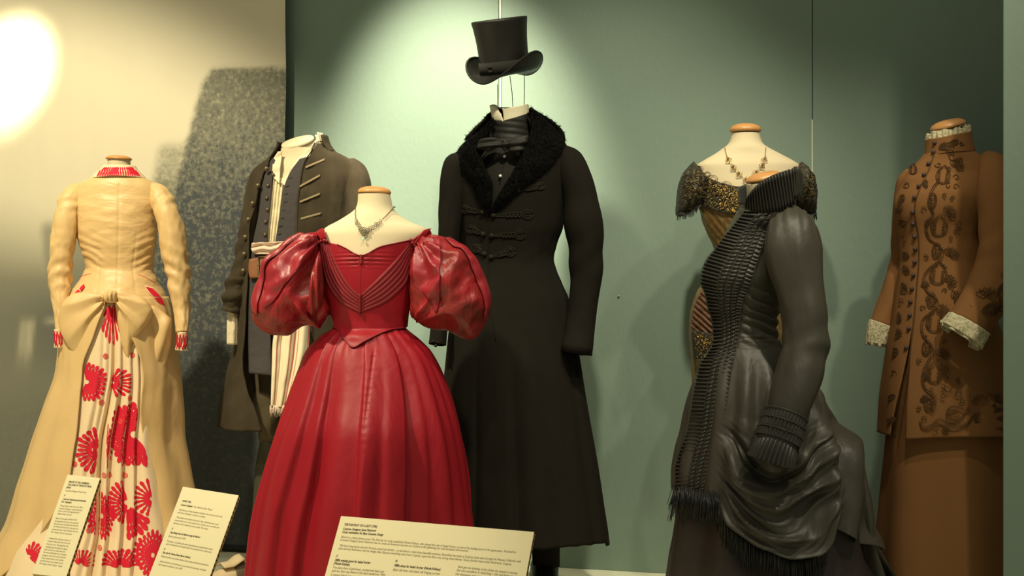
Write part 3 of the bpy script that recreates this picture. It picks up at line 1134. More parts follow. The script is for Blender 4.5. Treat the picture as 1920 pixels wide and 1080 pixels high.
        mb.ball(b.on(x1, y1, 0.008), 0.0085, 10, 7)
    for lx, ly, lx1, ly1, rx0, ry0, rx1, ry1 in ((872, 393, 905, 398, 990, 402, 925, 404), (884, 430, 906, 439, 975, 440, 922, 442), (893, 466, 908, 476, 957, 472, 921, 482)):
        mb = MB()
        frog(mb, lx, ly, lx1, ly1, 9, 1)
        mb.build('frog_fastening', 'frog', coat)
        mb = MB()
        frog(mb, rx0, ry0, rx1, ry1, 10.5, 1)
        mb.build('frog_fastening', 'frog', coat)
    mb = MB()
    frog(mb, 1013, 349, 972, 357, 8, 1)
    mb.build('frog_fastening', 'frog', coat)

    # waistcoat, stock, shirt collar, bow tie
    w = Prof(D, [(205, 922, 992, 0.95), (255, 921, 993, 0.9), (275, 915, 1000, 0.9), (300, 900, 1010, 0.85), (345, 880, 1030, 0.78), (420, 878, 1040, 0.74), (500, 880, 1030, 0.72), (620, 870, 1040, 0.72)])
    wc = thing('waistcoat', 'dark high-necked waistcoat with two pearl studs showing inside the fur collar', 'waistcoat', (X, D, 0.9))
    shell('waistcoat_front', w, 'vest', wc, w.z(610), w.z(250), nth=90, nz_=50, off=0.0, thick=0.003)
    mb = MB()
    cord(mb, w, [(948, 280), (944, 310), (937, 345)], 0.0018, 0.003)
    mb.build('placket', 'vest', wc)
    for px, py in ((946, 293), (938, 330)):
        mb = MB()
        mb.ball(w.on(px, py, 0.012), 0.0056, 10, 7)
        mb.build('stud', 'stud', wc)
    st = thing('neck_stock', 'black silk stock wound round the neck under the white standing collar', 'neckcloth', (X, D, 1.5))
    tilt = zfun(w, [(923, 228), (940, 227), (960, 222), (990, 213)], 222, 214)
    shell('stock_band', w, 'black_silk', st, w.z(268), tilt, nth=80, nz_=24, off=lambda th, z: 0.004 + 0.0012 * sin(z * 300 + th * 2), thick=0.003)
    sc = thing('shirt_collar', 'starched cream standing collar, open at the front, below the floating top hat', 'collar', (X, D, 1.6))
    cp = Prof(D, [(185, 914, 991, 0.95), (200, 917, 990, 0.95), (215, 922, 990, 0.95), (232, 924, 990, 0.95)])
    bot = zfun(cp, [(923, 229), (945, 228), (965, 222), (990, 213)], 222, 213)
    topr = zfun(cp, [(946, 204), (960, 201), (975, 198.5), (988, 195), (990, 199)], 203, 197)
    t0 = cp.th(944, 213)
    shell('collar_band', cp, 'collar', sc, bot, topr, th0=t0, th1=t0 + 4.4, nth=80, nz_=14, off=0.002, thick=0.003)
    mb = MB()
    rows_ = []
    for j in range(9):
        t = j / 8
        py = lerp(228, 198, t)
        rows_.append([P(lerp(lerp(924, 918, t), lerp(944, 931 if t > .6 else 935, t), i / 8), py - 2.0 * sin(pi * i / 8) * t, lerp(4.985 - 0.02 * t, 4.938 + 0.04 * t, i / 8)) for i in range(9)])
    mb.grid(rows_)
    mb.build('collar_wing', 'collar', sc, thick=0.003)
    bt = thing('bow_tie', 'soft black silk bow tie at the throat of the overcoat figure', 'bow tie', w.on(946, 271, 0.02))
    yb = w.on(946, 271).y - 0.052
    f1 = lambda px, py: 0.0055 * sin((py - 268) * 0.5 + (px - 946) * 0.05)
    Blob((917, 270), [(944, 264), (930, 259), (912, 258), (899, 263), (895, 272), (894, 279), (905, 282), (918, 284), (932, 277), (944, 276)], yb + 0.006, 0.022, 0.014, f1).build('bow_loop', 'black_silk', bt, 50, 20)
    Blob((970, 274), [(948, 265), (962, 259), (975, 256), (991, 255), (986, 272), (977, 288), (973, 293), (962, 287), (951, 279)], yb + 0.006, 0.022, 0.014, f1).build('bow_loop', 'black_silk', bt, 50, 20)
    Blob((947, 271), [(942, 262), (950, 261), (955, 268), (953, 278), (946, 283), (941, 276)], yb - 0.004, 0.015, 0.014, f1).build('bow_knot', 'black_silk', bt, 30, 16)

    # trousers and boots
    tr = thing('trousers', 'black trousers showing below the hem of the overcoat', 'trousers', (X, D, 0.1))
    for xs in (1023, 925):
        lg = Limb([(xs, 640, D, 42), (xs, 800, D, 36), (xs, 960, D, 28), (xs + 1, 1062, D - .01, 25.5)])
        lg.build('leg', 'black_wool', tr, nt=20, n=24)
    for nm, xs, lab in (('a', 1021, 'black leather boot under the right edge of the overcoat hem'), ('b', 925, 'black leather boot hidden behind the widest text board')):
        bo = thing('boot', lab, 'boot', ((xs - 960) * D / F, D, 0))
        x = (xs - 960) * D / F
        L = [(0.115, 0.085, 0.045, 0.06), (0.10, 0.08, 0.05, 0.07), (0.05, 0.05, 0.049, 0.12), (0.0, 0.04, 0.047, 0.125), (-0.06, 0.035, 0.044, 0.09), (-0.12, 0.03, 0.046, 0.065), (-0.165, 0.025, 0.040, 0.05), (-0.19, 0.02, 0.024, 0.04)]
        mb = MB()
        rows_ = []
        for (dy, _, hw, h) in L:
            rows_.append([Vector((x + hw * cos(a), D + dy, 0.012 + (h * (0.5 + 0.5 * sin(a))) if sin(a) > -0.2 else 0.012)) for a in [2 * pi * k / 20 for k in range(20)]])
        mb.grid(rows_, True, True, True)
        mb.build('foot', 'boot', bo)
        mb = MB()
        mb.tube([Vector((x, D + 0.025, 0.06)), Vector((x, D + 0.02, 0.12)), Vector((x, D + 0.01, 0.20))], [0.042, 0.041, 0.043], 20)
        mb.build('shaft', 'boot', bo)
        mb = MB()
        rows_ = [[Vector((x + (hw + .004) * s_, D + dy, zz)) for (s_, zz) in ((-1, 0), (1, 0), (1, 0.016), (-1, 0.016))] for (dy, _, hw, h) in L]
        mb.grid(rows_, True, True, True)
        mb.build('sole', 'boot', bo, flat=True)

    # top hat
    c = P(948, 137, D)
    hat = thing('top_hat', 'tall black top hat with a ribbon band floating on wires above the overcoat', 'hat', c)
    Rm = Matrix.Rotation(radians(-7), 3, 'Y') @ Matrix.Rotation(radians(11), 3, 'X') @ Matrix.Rotation(radians(-32), 3, 'Z')
    px = D / F

    def ell(r, th, z, k=1.12):
        return c + Rm @ Vector((r * sin(th), -r * k * cos(th), z))
    mb = MB()
    pr = [(46.5, -1), (46, 6), (45.6, 16), (45.2, 30), (45.6, 48), (46.8, 66), (48.8, 84), (50.4, 94), (51.0, 98), (50.4, 100), (47, 100.6), (25, 101), (0.01, 101.2)]
    mb.grid([[ell(r * px, 2 * pi * i / 64, z * px) for i in range(64)] for r, z in pr], True)
    mb.build('crown', 'hat', hat)
    mb = MB()
    mb.grid([[ell(r * px, 2 * pi * i / 64, z * px) for i in range(64)] for r, z in ((45, 2), (47.2, 2), (47, 12), (46.6, 24), (45, 24))], True)
    mb.build('ribbon_band', 'hat_band', hat)
    mb = MB()
    for dz in (8, 16):
        p = ell(48.0 * px, -0.0, dz * px)
        mb.ball(p, 0.009, 10, 7, 1.0, .6, 0.75, Rm)
    mb.build('ribbon_knot', 'hat_band', hat)
    mb = MB()

    def brim(u, th):
        s2 = abs(sin(th)) ** 1.7
        r = (46 + (24 + 3.0 * abs(cos(th)) - 1.0 * s2) * u)
        z = (-3.5 * u + 38 * s2 * u ** 2.4 - 8.0 * (1 - s2) * u ** 1.3)
        return r - 6 * s2 * max(0, u - .7), z
    rows_ = []
    for j in range(15):
        u = j / 14
        rows_.append([ell(brim(u, 2 * pi * i / 96)[0] * px, 2 * pi * i / 96, brim(u, 2 * pi * i / 96)[1] * px, 1.1) for i in range(96)])
    mb.grid(rows_, True)
    br = mb.build('brim', 'hat', hat, thick=0.004)
    mb = MB()
    mb.tube(rows_[-1], 0.0034, 8, True)
    mb.build('brim_binding', 'hat_band', br)
    for a, bq in (((933, 158), (932.5, 205)), ((956, 142), (963, 206)), ((983, 140), (982, 204))):
        mb = MB()
        mb.tube([P(a[0], a[1], D - 0.02), P(lerp(a[0], bq[0], .5) + .6, lerp(a[1], bq[1], .5), D - 0.01), P(bq[0], bq[1] + 22, D)], 0.0013, 6)
        mb.build('support_wire', 'wire', hat)


make_man()


# ------------------------------------------------------------------ printed flowers, laid flat on the cloth
def petal(mb, surf, ox, oy, ang, r0, r1, w, sx, sy, clip, off, base=0.10):
    rows = []
    ca, sa = cos(ang), sin(ang)
    for k in range(6):
        t = k / 5
        r = lerp(r0, r1, t)
        hw = w * (base + (1 - base) * sin(pi * min(1, 0.08 + t * 0.80)) ** 0.8) * (0.6 if t > .99 else 1)
        row = []
        for s in (-1, 0, 1):
            x = ox + (r * ca - s * hw * sa) * sx
            y = oy + (r * sa + s * hw * ca) * sy
            if clip and not clip(x, y):
                return
            row.append((x, y))
        rows.append(row)
    mb.grid([[surf.on(x, y, off) for x, y in row] for row in rows])


def stroke(mb, surf, p0, p1, w, off):
    a, c = Vector(p0), Vector(p1)
    n_ = Vector((-(c - a).y, (c - a).x)).normalized()
    rows = []
    for k in range(7):
        t = k / 6
        q = a.lerp(c, t)
        hw = w * (.25 + .75 * sin(pi * min(1, .05 + t * .85)) ** .7)
        rows.append([surf.on(*(q + n_ * (s * hw)), off) for s in (-1, 0, 1)])
    mb.grid(rows)


def flower(mb, surf, ox, oy, r, sx=1.0, sy=1.0, a0=-180, a1=180, clip=None, off=0.0012, n=22):
    full = a1 - a0 >= 359
    for (r0, r1, wf, ph, mul) in ((0.11, 0.62, 0.050, 0, 1), (0.52, 0.82, 0.071, 0.5, 1.0), (0.74, 1.0, 0.092, 0, 1.0)):
        m = max(2, int(n * mul * (a1 - a0) / 360))
        for k in range(m):
            a = radians(lerp(a0, a1, (k + 0.5 + (ph if full else 0)) / m))
            jit = 1 + 0.07 * sin(k * 5.1 + r)
            w = r * wf * (1.0 if r0 > .2 else 1.25)
            petal(mb, surf, ox, oy, a, r * r0, r * r1 * jit, w, sx, sy, clip, off, 0.12 if r0 < .3 else 0.22)


def make_tan():
    D = 5.15
    X = (222 - 960) * D / F
    rows = [(296, 199, 247, 0.95), (312, 199, 248, 0.95), (322, 194, 254, 0.86), (332, 180, 266, 0.70), (341, 158, 282, 0.55), (352, 146, 294, 0.50), (366, 141, 298, 0.50), (385, 140, 296, 0.56), (402, 142, 292, 0.63), (440, 147, 291, 0.68),
            (470, 156, 288, 0.70), (500, 165, 284, 0.73), (525, 154, 292, 0.80), (545, 139, 303, 0.86), (565, 129, 313, 0.90), (600, 121, 323, 0.94), (690, 114, 333, 1.0), (746, 97, 337, 1.0), (823, 71, 339, 1.0),
            (901, 50, 352, 1.0), (971, 32, 366, 1.0), (1010, 10, 374, 1.0), (1060, -14, 384, 1.0), (1096, -22, 390, 1.0)]
    b = Prof(D, rows)
    form = thing('dress_form', 'cream neck form with a wooden cap inside the tan back-view gown', 'mannequin', (X, D, 0))
    shell('neck', b, 'form', form, b.z(420), b.z(300), nth=70, nz_=40, off=-0.006, thick=0)
    neck_cap(form, None, D, 198, 247, 300, 291, 0.05)
    stand(form, D, 222, 0, 0.95)
    g = thing('bustle_gown', 'tan silk bustle gown seen from the back with a red chrysanthemum printed panel', 'gown', (X, D, 0))

    def bf(th, z):
        p = zpx(th, z)
        f = 0.0016 * sin((p[1] + abs(p[0] - 222) * 0.55) * 0.42 + 2.2 * nz(p[0] * .03, p[1] * .03)) * smooth(415, 470, p[1]) * smooth(530, 490, p[1]) * smooth(10, 45, abs(p[0] - 222))
        f += 0.003 * nz(p[0] * .035, p[1] * .06, 3) * smooth(345, 380, p[1])
        f -= 0.0022 * exp(-((p[0] - 222 + (p[1] - 450) * .02) / 2.0) ** 2) * (1 if p[1] > 345 else 0)
        f -= 0.0018 * exp(-((abs(p[0] - 218) - 30 - abs(p[1] - 500) * .12) / 2.0) ** 2) * smooth(420, 470, p[1])
        return f

    def zpx(th, z):
        cx, a, bb, yo = b.ip(z)
        y = b.D - bb * cos(th)
        return 960 + F * (cx + a * sin(th)) / y, 540 - F * (z - CZ) / y
    b.fold = bf
    hemz = zfun(b, [(150, 560), (170, 562), (195, 566), (218, 566), (245, 562), (285, 562), (300, 572)], 560, 575)
    bod = shell('bodice', b, 'tan_bodice', g, hemz, b.z(326), nth=200, nz_=130, off=0.004, thick=0.003)
    for yl, yr, xl, xr in ((513, 520, 150, 172), (514, 530, 258, 290)):
        mb = MB()
        cord(mb, b, [(xl, yr if xl < 200 else yl), ((xl + xr) / 2, (yl + yr) / 2 - 1), (xr, yl if xl < 200 else yr)], 0.0012, 0.006)
        mb.build('piping', 'print_pink', bod)
    # collar with printed petals
    cp = Prof(D, [(310, 198, 249, 0.95), (318, 193, 254, 0.9), (326, 183, 262, 0.82), (335, 174, 270, 0.74)])
    czl = zfun(cp, [(178, 333), (195, 331), (215, 329), (235, 330), (252, 332), (267, 335)], 340, 340)
    col = shell('collar', cp, 'cream_print', g, czl, cp.z(311), nth=80, nz_=16, off=0.006, thick=0.003)
    mb = MB()
    for k in range(19):
        u = k / 18
        xb, xt = lerp(181, 264, u), lerp(199, 249, u)
        fan = (0.5 - abs((u * 2) % 1 - .5)) * 10
        yb_ = 330 + 2.0 * abs(u - .5) * 2
        stroke(mb, cp, (lerp(xb, xt, .06) , yb_ - 1), (lerp(xb, xt, .55) + (fan - 2.5), 319), 1.7, 0.0085)
        stroke(mb, cp, (lerp(xb, xt, .62) + (fan - 2.5), 320), (xt + (fan - 2.5) * .6, 313.5), 1.4, 0.0085)
    mb.build('collar_print', 'print_red', col)

    def sf(seed):
        return lambda t, phi: 0.0035 * sin(t * 60 + 4 * sin(phi + seed)) * exp(-((t - .60) / .14) ** 2) + 0.0045 * nz(t * 9, phi * 1.5, seed) + 0.002 * nz(t * 25, phi * 3, seed) + 0.003 * sin(t * 75 + 2 * phi) * exp(-((t - .15) / .05) ** 2)
    L = Limb([(150, 352, 5.15, 13), (136, 368, 5.13, 20), (126, 395, 5.11, 21.5), (122, 423, 5.10, 23), (117, 464, 5.10, 23), (113.5, 500, 5.10, 22), (112, 536, 5.09, 20.5), (114, 570, 5.07, 16), (116, 606, 5.05, 12), (117, 622, 5.04, 11.5)], sf(1))
    s1 = L.build('sleeve', 'tan', g, nt=110, n=48, cap1=True)
    Rr = Limb([(285, 352, 5.15, 13), (299, 368, 5.13, 20), (309, 390, 5.11, 22), (316, 410, 5.10, 23), (324, 443, 5.10, 26), (329, 480, 5.10, 25.5), (334, 504, 5.10, 23), (337, 545, 5.09, 20), (340.5, 580, 5.08, 15.5), (342, 606, 5.06, 12.5), (341.5, 624, 5.05, 11.5)], sf(3))
    s2 = Rr.build('sleeve', 'tan', g, nt=110, n=48, cap1=True)
    for par, x0, y0, x1, y1, dd in ((s1, 112, 617, 113, 652, 5.04), (s2, 342, 622, 340, 657, 5.05)):
        lm = Limb([(x0, y0, dd, 10.5), ((x0 + x1) / 2, (y0 + y1) / 2, dd, 8.5), (x1, y1, dd, 10.5)], lambda t, phi: 0.0028 * sin(phi * 7 + t * 5) * t)
        lm.build('cuff', 'cream_print', par, nt=14, n=50, cap0=True, cap1=True)
        mb = MB()
        for k in range(7):
            xx = x0 - 7 + 2.6 * k
            cord(mb, lm, [(xx, y0 + 5 + (k % 2) * 5), (xx + (x1 - x0) * .3 + sin(k * 2.1) * 1.2, y0 + 16 + (k % 3) * 4), (xx + (x1 - x0), y1 - 3 - (k % 2) * 4)], 0.0024, 0.0016, sides=4)
        mb.build('cuff_print', 'print_red', par)

    # skirt: printed centre back panel framed by two long tan tails
    pan = Prof(D, [(r[0], r[1], r[2], r[3]) for r in rows])
    plines = [(204, 760, 1.6, .030, .075), (193, 800, 1.0, .05, .03), (214, 830, 1.2, .035, .07), (238, 900, .9, .03, .06), (176, 850, .8, .05, .03), (262, 960, .8, .03, .05), (150, 960, .7, .04, .04)]
    PV = [(b.th(x, y), a, l, r) for x, y, a, l, r in plines]

    def pf(th, z):
        q = smooth(b.z(600), b.z(900), z)
        f = 0.0
        for t0, a, l, r in PV:
            f -= (0.010 + 0.018 * q) * a * valley(th, t0 + 0.03 * sin(z * 6 + t0 * 7) * q, l, r)
        f += 0.006 * nz(th * 8, z * 6, 1) * q + 0.010 * q * sin(th * 9 + 2 * z)
        return f
    pan.fold = pf
    edge_l = [(196, 585), (176, 640), (155, 699), (147, 770), (141, 835), (132, 890), (110, 950), (76, 1000), (48, 1032), (20, 1062), (0, 1085)]
    edge_r = [(222, 585), (246, 640), (264, 690), (266, 725), (262, 769), (270, 830), (276, 884), (284, 940), (298, 990), (318, 1040), (340, 1085)]
    zt, zb = b.z(566), 0.008
    tl, tr = thfun(b, edge_l, zb, zt), thfun(b, edge_r, zb, zt)
    p_ = shell('printed_panel', pan, 'cream_print', g, 0.008, zt, th0=lambda t: tl(t) - 0.12, th1=lambda t: tr(t) + 0.12, nth=150, nz_=150, off=-0.010, thick=0.002)

    tanp = Prof(D, rows)

    def tf(th, z):
        q = smooth(b.z(600), b.z(950), z)
        x = zpx(th, z)[0]
        f = q * (0.012 * sin(th * 5.0 + 0.8) + 0.008 * sin(th * 13 + z * 2) + 0.010 * nz(th * 3, z * 3, 5)) + 0.004 * nz(th * 6, z * 9, 8)
        return f
    tanp.fold = tf
    for k, (a, c) in enumerate(((lambda t: -pi, tl), (tr, lambda t: pi))):
        shell('tail', tanp, 'tan', g, 0.006, b.z(556), th0=a, th1=c, nth=130, nz_=120, off=0.006, thick=0.003)
    # print
    inl = Interp([q[1] for q in edge_l], [(q[0],) for q in edge_l])
    inr = Interp([q[1] for q in edge_r], [(q[0],) for q in edge_r])
    inside = lambda x, y: inl(y)[0] - 2 < x < inr(y)[0] + 2 and y < 1092
    po = -0.0072
    FL = [(162, 716, 38, 1.0, 1.0, -180, 180, 24), (205, 718, 47, 1.0, 0.62, -75, 78, 22), (184, 845, 46, 1.0, 0.95, 100, 265, 24), (252, 815, 62, 0.78, 1.0, -180, 180, 30), (199, 838, 44, 0.3, 1.0, -85, 85, 20),
          (242, 944, 44, 1.0, 0.95, 95, 262, 24), (281, 934, 30, 0.95, 1.2, 95, 265, 20), (242, 950, 66, 0.62, 1.0, 20, 92, 30), (190, 970, 44, 0.62, 1.0, -180, 180, 22), (229, 1066, 42, 1.0, 0.85, -175, -5, 26),
          (57, 1042, 34, 0.85, 0.8, -170, 60, 24), (284, 1040, 46, 0.6, 1.0, -180, 180, 22), (208, 570, 74, 0.36, 1.0, 20, 160, 22), (262, 628, 15, 1.0, .8, 0, 180, 16), (150, 1060, 34, 0.8, 0.9, -160, 20, 20)]
    for x, y, r, sx, sy, a0, a1, n in FL:
        mb = MB()
        flower(mb, pan, x, y, r, sx, sy, a0, a1, inside, po, n)
        if mb.v:
            mb.build('flower_print', 'print_red', p_)
    for x, y in ((197, 668), (249, 666), (189, 755), (245, 747), (139, 870), (194, 893), (206, 893), (166, 995), (186, 1030), (97, 961), (238, 893), (158, 1048), (226, 790)):
        mb = MB()
        rr = [[pan.on(x + r * cos(a), y + r * 1.05 * sin(a), po) for a in [2 * pi * q / 12 for q in range(12)]] for r in (0.6, 2.2)]
        mb.grid(rr, True)
        rr = [[pan.on(x + r * cos(a), y + r * 1.05 * sin(a), po) for a in [2 * pi * q / 14 for q in range(14)]] for r in (3.1, 5.2)]
        mb.grid(rr, True)
        mb.build('dot_print', 'print_pink', p_)
    # printed hip pockets on the bodice skirts
    for A, B, fx, fy, a0, a1 in (([(272, 535), (280, 550), (301, 570)], [(288, 540), (302, 555), (316, 574)], 264, 524, -8, 80), ([(157, 531), (147, 540), (139, 550)], [(159, 537), (152, 546), (146, 553)], 166, 524, 100, 185)):
        pk = strip('pocket_facing', b, A, B, 'cream_print', g, nu=6, nv=14, off=0.009, thick=0.002)
        ax, ay = Vector(A[0]), Vector(A[-1])
        mb = MB()
        if fx > 222:
            for k in range(6):
                u = (k + .5) / 6
                stroke(mb, b, (lerp(273, 287, u), lerp(537, 541, u)), (lerp(289, 302, u) - 1, lerp(556, 556, u)), 1.35, 0.0112)
                stroke(mb, b, (lerp(289, 302, u), lerp(558, 557, u)), (lerp(301, 315, u), lerp(569, 573, u)), 1.45, 0.0112)
        else:
            for k in range(3):
                u = (k + .5) / 3
                stroke(mb, b, (lerp(157, 159, u), lerp(532, 537, u)), (lerp(148, 152, u), lerp(541, 546, u)), 1.5, 0.0112)
                stroke(mb, b, (lerp(147, 151, u), lerp(542, 547, u)), (lerp(140, 146, u), lerp(549, 552, u)), 1.5, 0.0112)
        mb.build('pocket_print', 'print_red', pk)

    # big bow
    yb = b.on(208, 590).y
    fL = lambda px, py: 0.013 * (1 - 2 * abs(sin(atan2(py - 556, px - 205) * 5 + 1))) * exp(-sqrt((px - 205) ** 2 + (py - 556) ** 2) / 80) + 0.005 * nz(px * .03, py * .03, 2) + 0.004 * sin((px * .5 + py * .28) * .16)
    Blob((160, 590), [(198, 553), (180, 549), (163, 547), (140, 550), (124, 560), (115, 576), (110, 600), (113, 620), (124, 640), (133, 655), (150, 678), (158, 688), (165, 672), (178, 650), (186, 625), (192, 595), (197, 567)], yb + 0.022, 0.036, 0.045, fL, 3.2).build('bow_loop', 'tan', g, 110, 46)
    fR = lambda px, py: 0.013 * (1 - 2 * abs(sin(atan2(py - 556, px - 214) * 5 + 2))) * exp(-sqrt((px - 214) ** 2 + (py - 556) ** 2) / 80) + 0.005 * nz(px * .03, py * .03, 6) + 0.004 * sin((px * .5 - py * .25) * .17)
    Blob((246, 592), [(217, 553), (232, 547), (250, 551), (268, 558), (281, 573), (286, 586), (276, 606), (262, 626), (250, 645), (243, 662), (244, 684), (236, 668), (229, 645), (224, 620), (220, 590), (217, 568)], yb + 0.022, 0.036, 0.045, fR, 3.2).build('bow_loop', 'tan', g, 110, 46)
    Blob((208, 556), [(198, 547), (208, 545), (217, 547), (219, 557), (217, 567), (207, 568), (198, 566), (196, 556)], yb - 0.005, 0.03, 0.03, lambda px, py: 0.003 * sin(px * .9)).build('bow_knot', 'tan', g, 40, 20)
    # swept side drapery caught up under the bow
    fD = lambda px, py: 0.008 * sin((px * 0.8 + (py - 560) * 0.25) * .22) + 0.004 * nz(px * .04, py * .03)
    Blob((283, 640), [(266, 566), (290, 574), (312, 590), (322, 610), (318, 660), (300, 730), (280, 775), (270, 740), (268, 700), (258, 680), (250, 655), (262, 620)], b.on(290, 640).y + 0.025, 0.034, 0.05, fD, 3).build('side_drape', 'tan', g, 90, 36)


make_tan()


# ------------------------------------------------------------------ brown frock coat figure
def make_seafarer():
    D = 5.25
    X = (560 - 960) * D / F
    rows = [(252, 530, 590, 0.95), (268, 529, 596, 0.95), (284, 522, 618, 0.72), (300, 509, 648, 0.56), (318, 486, 664, 0.50), (334, 478, 672, 0.52), (363, 473, 672, 0.60), (388, 470, 670, 0.64), (420, 464, 668, 0.66), (453, 459, 662, 0.68),
            (497, 453, 656, 0.70), (560, 451, 656, 0.74), (645, 449, 662, 0.78), (715, 434, 668, 0.80), (763, 422, 674, 0.80), (812, 418, 680, 0.80)]
    b = Prof(D, rows)
    form = thing('dress_form', 'cream neck form with a flat slanted top inside the worn brown frock coat', 'mannequin', (X, D, 0))
    c = P(557.5, 264, D)
    R = Matrix.Rotation(radians(-14), 3, 'Y') @ Matrix.Rotation(radians(22), 3, 'X')
    px = D / F
    mb = MB()
    rr = []
    for z, r in ((-74, 33), (-40, 31.5), (-18, 30.5), (-6, 30.5), (-3, 30)):
        row = []
        for i in range(48):
            a = 2 * pi * i / 48
            q = R @ Vector((r * px * cos(a), r * px * .95 * sin(a), 0)) if z > -30 else Vector((r * px * cos(a), r * px * .95 * sin(a), 0))
            row.append(c + q + (R @ Vector((0, 0, z * px)) if z > -30 else Vector((-0.002, 0, z * px))))
        rr.append(row)
    mb.grid(rr, True)
    mb.build('neck', 'form', form)
    mb = MB()
    mb.grid([[c + R @ Vector((r * px * cos(2 * pi * i / 48), r * px * .95 * sin(2 * pi * i / 48), z * px)) for i in range(48)] for r, z in ((0.1, -6), (30.8, -6), (31.6, -4.5), (31.6, -1.5), (30.6, 0), (0.1, 0.3))], True)
    mb.build('neck_cap', 'form', form)
    stand(form, D, 560, 0, 0.9)

    # shirt
    sh = thing('shirt', 'crumpled cream linen shirt open at the neck under the slate waistcoat', 'shirt', (X, D, 0.8))
    sp = Prof(D, [(246, 526, 600, 0.92), (262, 524, 604, 0.92), (280, 520, 612, 0.72), (300, 512, 640, 0.56)] + [(r[0], r[1] + 4, r[2] - 4, r[3]) for r in rows[4:12]])
    ruf = lambda u, v, x, y: -0.006 + 0.004 * sin(x * 1.1 + y * .12) + 0.003 * nz(x * .12, y * .05)
    shell('chest', sp, 'form', form, sp.z(410), sp.z(278), nth=70, nz_=30, off=-0.012, thick=0)
    strip('shirt_front', sp, [(512, 328), (509, 345), (507, 365), (503, 420), (500, 470)], [(534, 336), (533, 345), (531, 360), (527, 400), (518, 475)], 'linen', sh, nu=26, nv=60, off=ruf)
    strip('shirt_collar', sp, [(522, 284), (516, 292), (512, 302), (510, 330)], [(529, 284), (528, 296), (526, 312), (524, 345)], 'linen', sh, nu=8, nv=20, off=lambda u, v, x, y: 0.008 + 0.004 * sin(v * 12 + u * 3))
    strip('shirt_collar', sp, [(592, 262), (578, 280), (558, 299), (543, 318), (526, 342)], [(600, 262), (592, 284), (578, 298), (555, 316), (536, 350)], 'linen', sh, nu=10, nv=30, off=lambda u, v, x, y: 0.004 + 0.003 * sin(v * 12 + u * 3))
    mb = MB()
    mb.grid([[sp.pt(th, sp.z(lerp(268, 250, j / 6)), 0.004 + 0.002 * sin(th * 9)) for th in [1.0 + 1.5 * i / 40 for i in range(41)]] for j in range(7)])
    mb.build('collar_stand', 'linen', sh, thick=0.003)
    Limb([(436, 576, 5.19, 8), (437, 610, 5.19, 11), (436, 646, 5.19, 10)], lambda t, phi: 0.003 * sin(phi * 5)).build('shirt_cuff', 'linen', sh, nt=16, n=30, cap1=True)

    # waistcoat
    wc = thing('waistcoat', 'faded slate grey waistcoat with dark buttons under the worn brown coat', 'waistcoat', (X, D, 0.75))
    wo = lambda u, v, x, y: 0.002 + 0.002 * nz(x * .06, y * .12, 4)
    wl = strip('waistcoat_front', b, [(512, 296), (496, 325), (486, 400), (474, 460), (468, 540), (466, 625), (467, 700)], [(516, 300), (511, 330), (507, 380), (502, 440), (502, 520), (507, 620), (509, 704)], 'slate', wc, nu=16, nv=80, off=wo, thick=0.004)
    wr = strip('waistcoat_front', b, [(562, 298), (545, 322), (534, 348), (527, 390), (520, 430), (515, 470), (514, 540), (512, 640)], [(592, 290), (574, 320), (565, 360), (562, 400), (560, 440), (560, 480), (562, 540), (566, 650)], 'slate', wc, nu=20, nv=80, off=wo, thick=0.004)
    for px_, py in ((512, 328), (502.5, 348), (500, 371.5), (501.5, 393), (498, 416), (497, 440)):
        mb = MB()
        mb.ball(b.on(px_, py, 0.008), 0.0066, 10, 6, 1, .7, 1)
        mb.build('button', 'brass', wl)
    for k in range(9):
        py = 335 + 15 * k
        x = Interp([322, 348, 390, 430, 470], [(548,), (536,), (530,), (522,), (517,)])(py)[0]
        mb = MB()
        cord(mb, b, [(x, py), (x + 7, py - 2)], 0.0011, 0.005, n=4)
        mb.build('buttonhole', 'rail', wr)

    # belt, waist sash, hanging striped sash
    be = thing('belt', 'wide tan leather belt with a brass buckle beside the red puffed sleeve', 'belt', (X, D, 0.95))
    strip('strap', b, [(468, 486), (466, 504), (469, 522)], [(512, 478), (512, 500), (512, 520)], 'leather', be, nu=16, nv=8, off=0.016, thick=0.006)
    strip('strap', b, [(512, 478), (512, 500), (512, 520)], [(600, 474), (600, 496), (600, 516)], 'leather', be, nu=16, nv=8, off=0.016, thick=0.006)
    mb = MB()
    q = [(484, 482), (500, 480), (500, 512), (485, 514)]
    mb.tube([b.on(x, y, 0.024) for x, y in q], 0.0034, 6, True)
    cord(mb, b, [(484, 498), (502, 496)], 0.0022, 0.026)
    mb.build('buckle', 'brass', be)
    sa = thing('waist_sash', 'pale rose striped cotton sash knotted at the waist and hanging to a fringed end', 'sash', (X, D, 0.9))
    stp = bpy.data.materials.new('striped_cotton')
    stp.use_nodes = True
    nt = stp.node_tree
    bs = nt.nodes['Principled BSDF']
    bs.inputs['Roughness'].default_value = 0.9
    uvn = nt.nodes.new('ShaderNodeUVMap')
    sx = nt.nodes.new('ShaderNodeSeparateXYZ')
    nt.links.new(uvn.outputs[0], sx.inputs[0])
    cr = nt.nodes.new('ShaderNodeValToRGB')
    cr.color_ramp.interpolation = 'CONSTANT'
    el = cr.color_ramp.elements
    el[0].color = (0.68, 0.60, 0.40, 1)
    el[1].position = 0.94
    el[1].color = (0.42, 0.13, 0.09, 1)
    for p_, cc in ((0.10, (.42, .13, .09)), (0.14, (.68, .60, .40)), (0.20, (.50, .22, .15)), (0.23, (.68, .60, .40)), (0.46, (.45, .15, .10)), (0.50, (.68, .6, .4)), (.56, (.42, .13, .09)), (.62, (.68, .6, .4)), (.68, (.5, .2, .14)), (.71, (.68, .6, .4))):
        e = el.new(p_)
        e.color = (*cc, 1)
    nt.links.new(sx.outputs[0], cr.inputs[0])
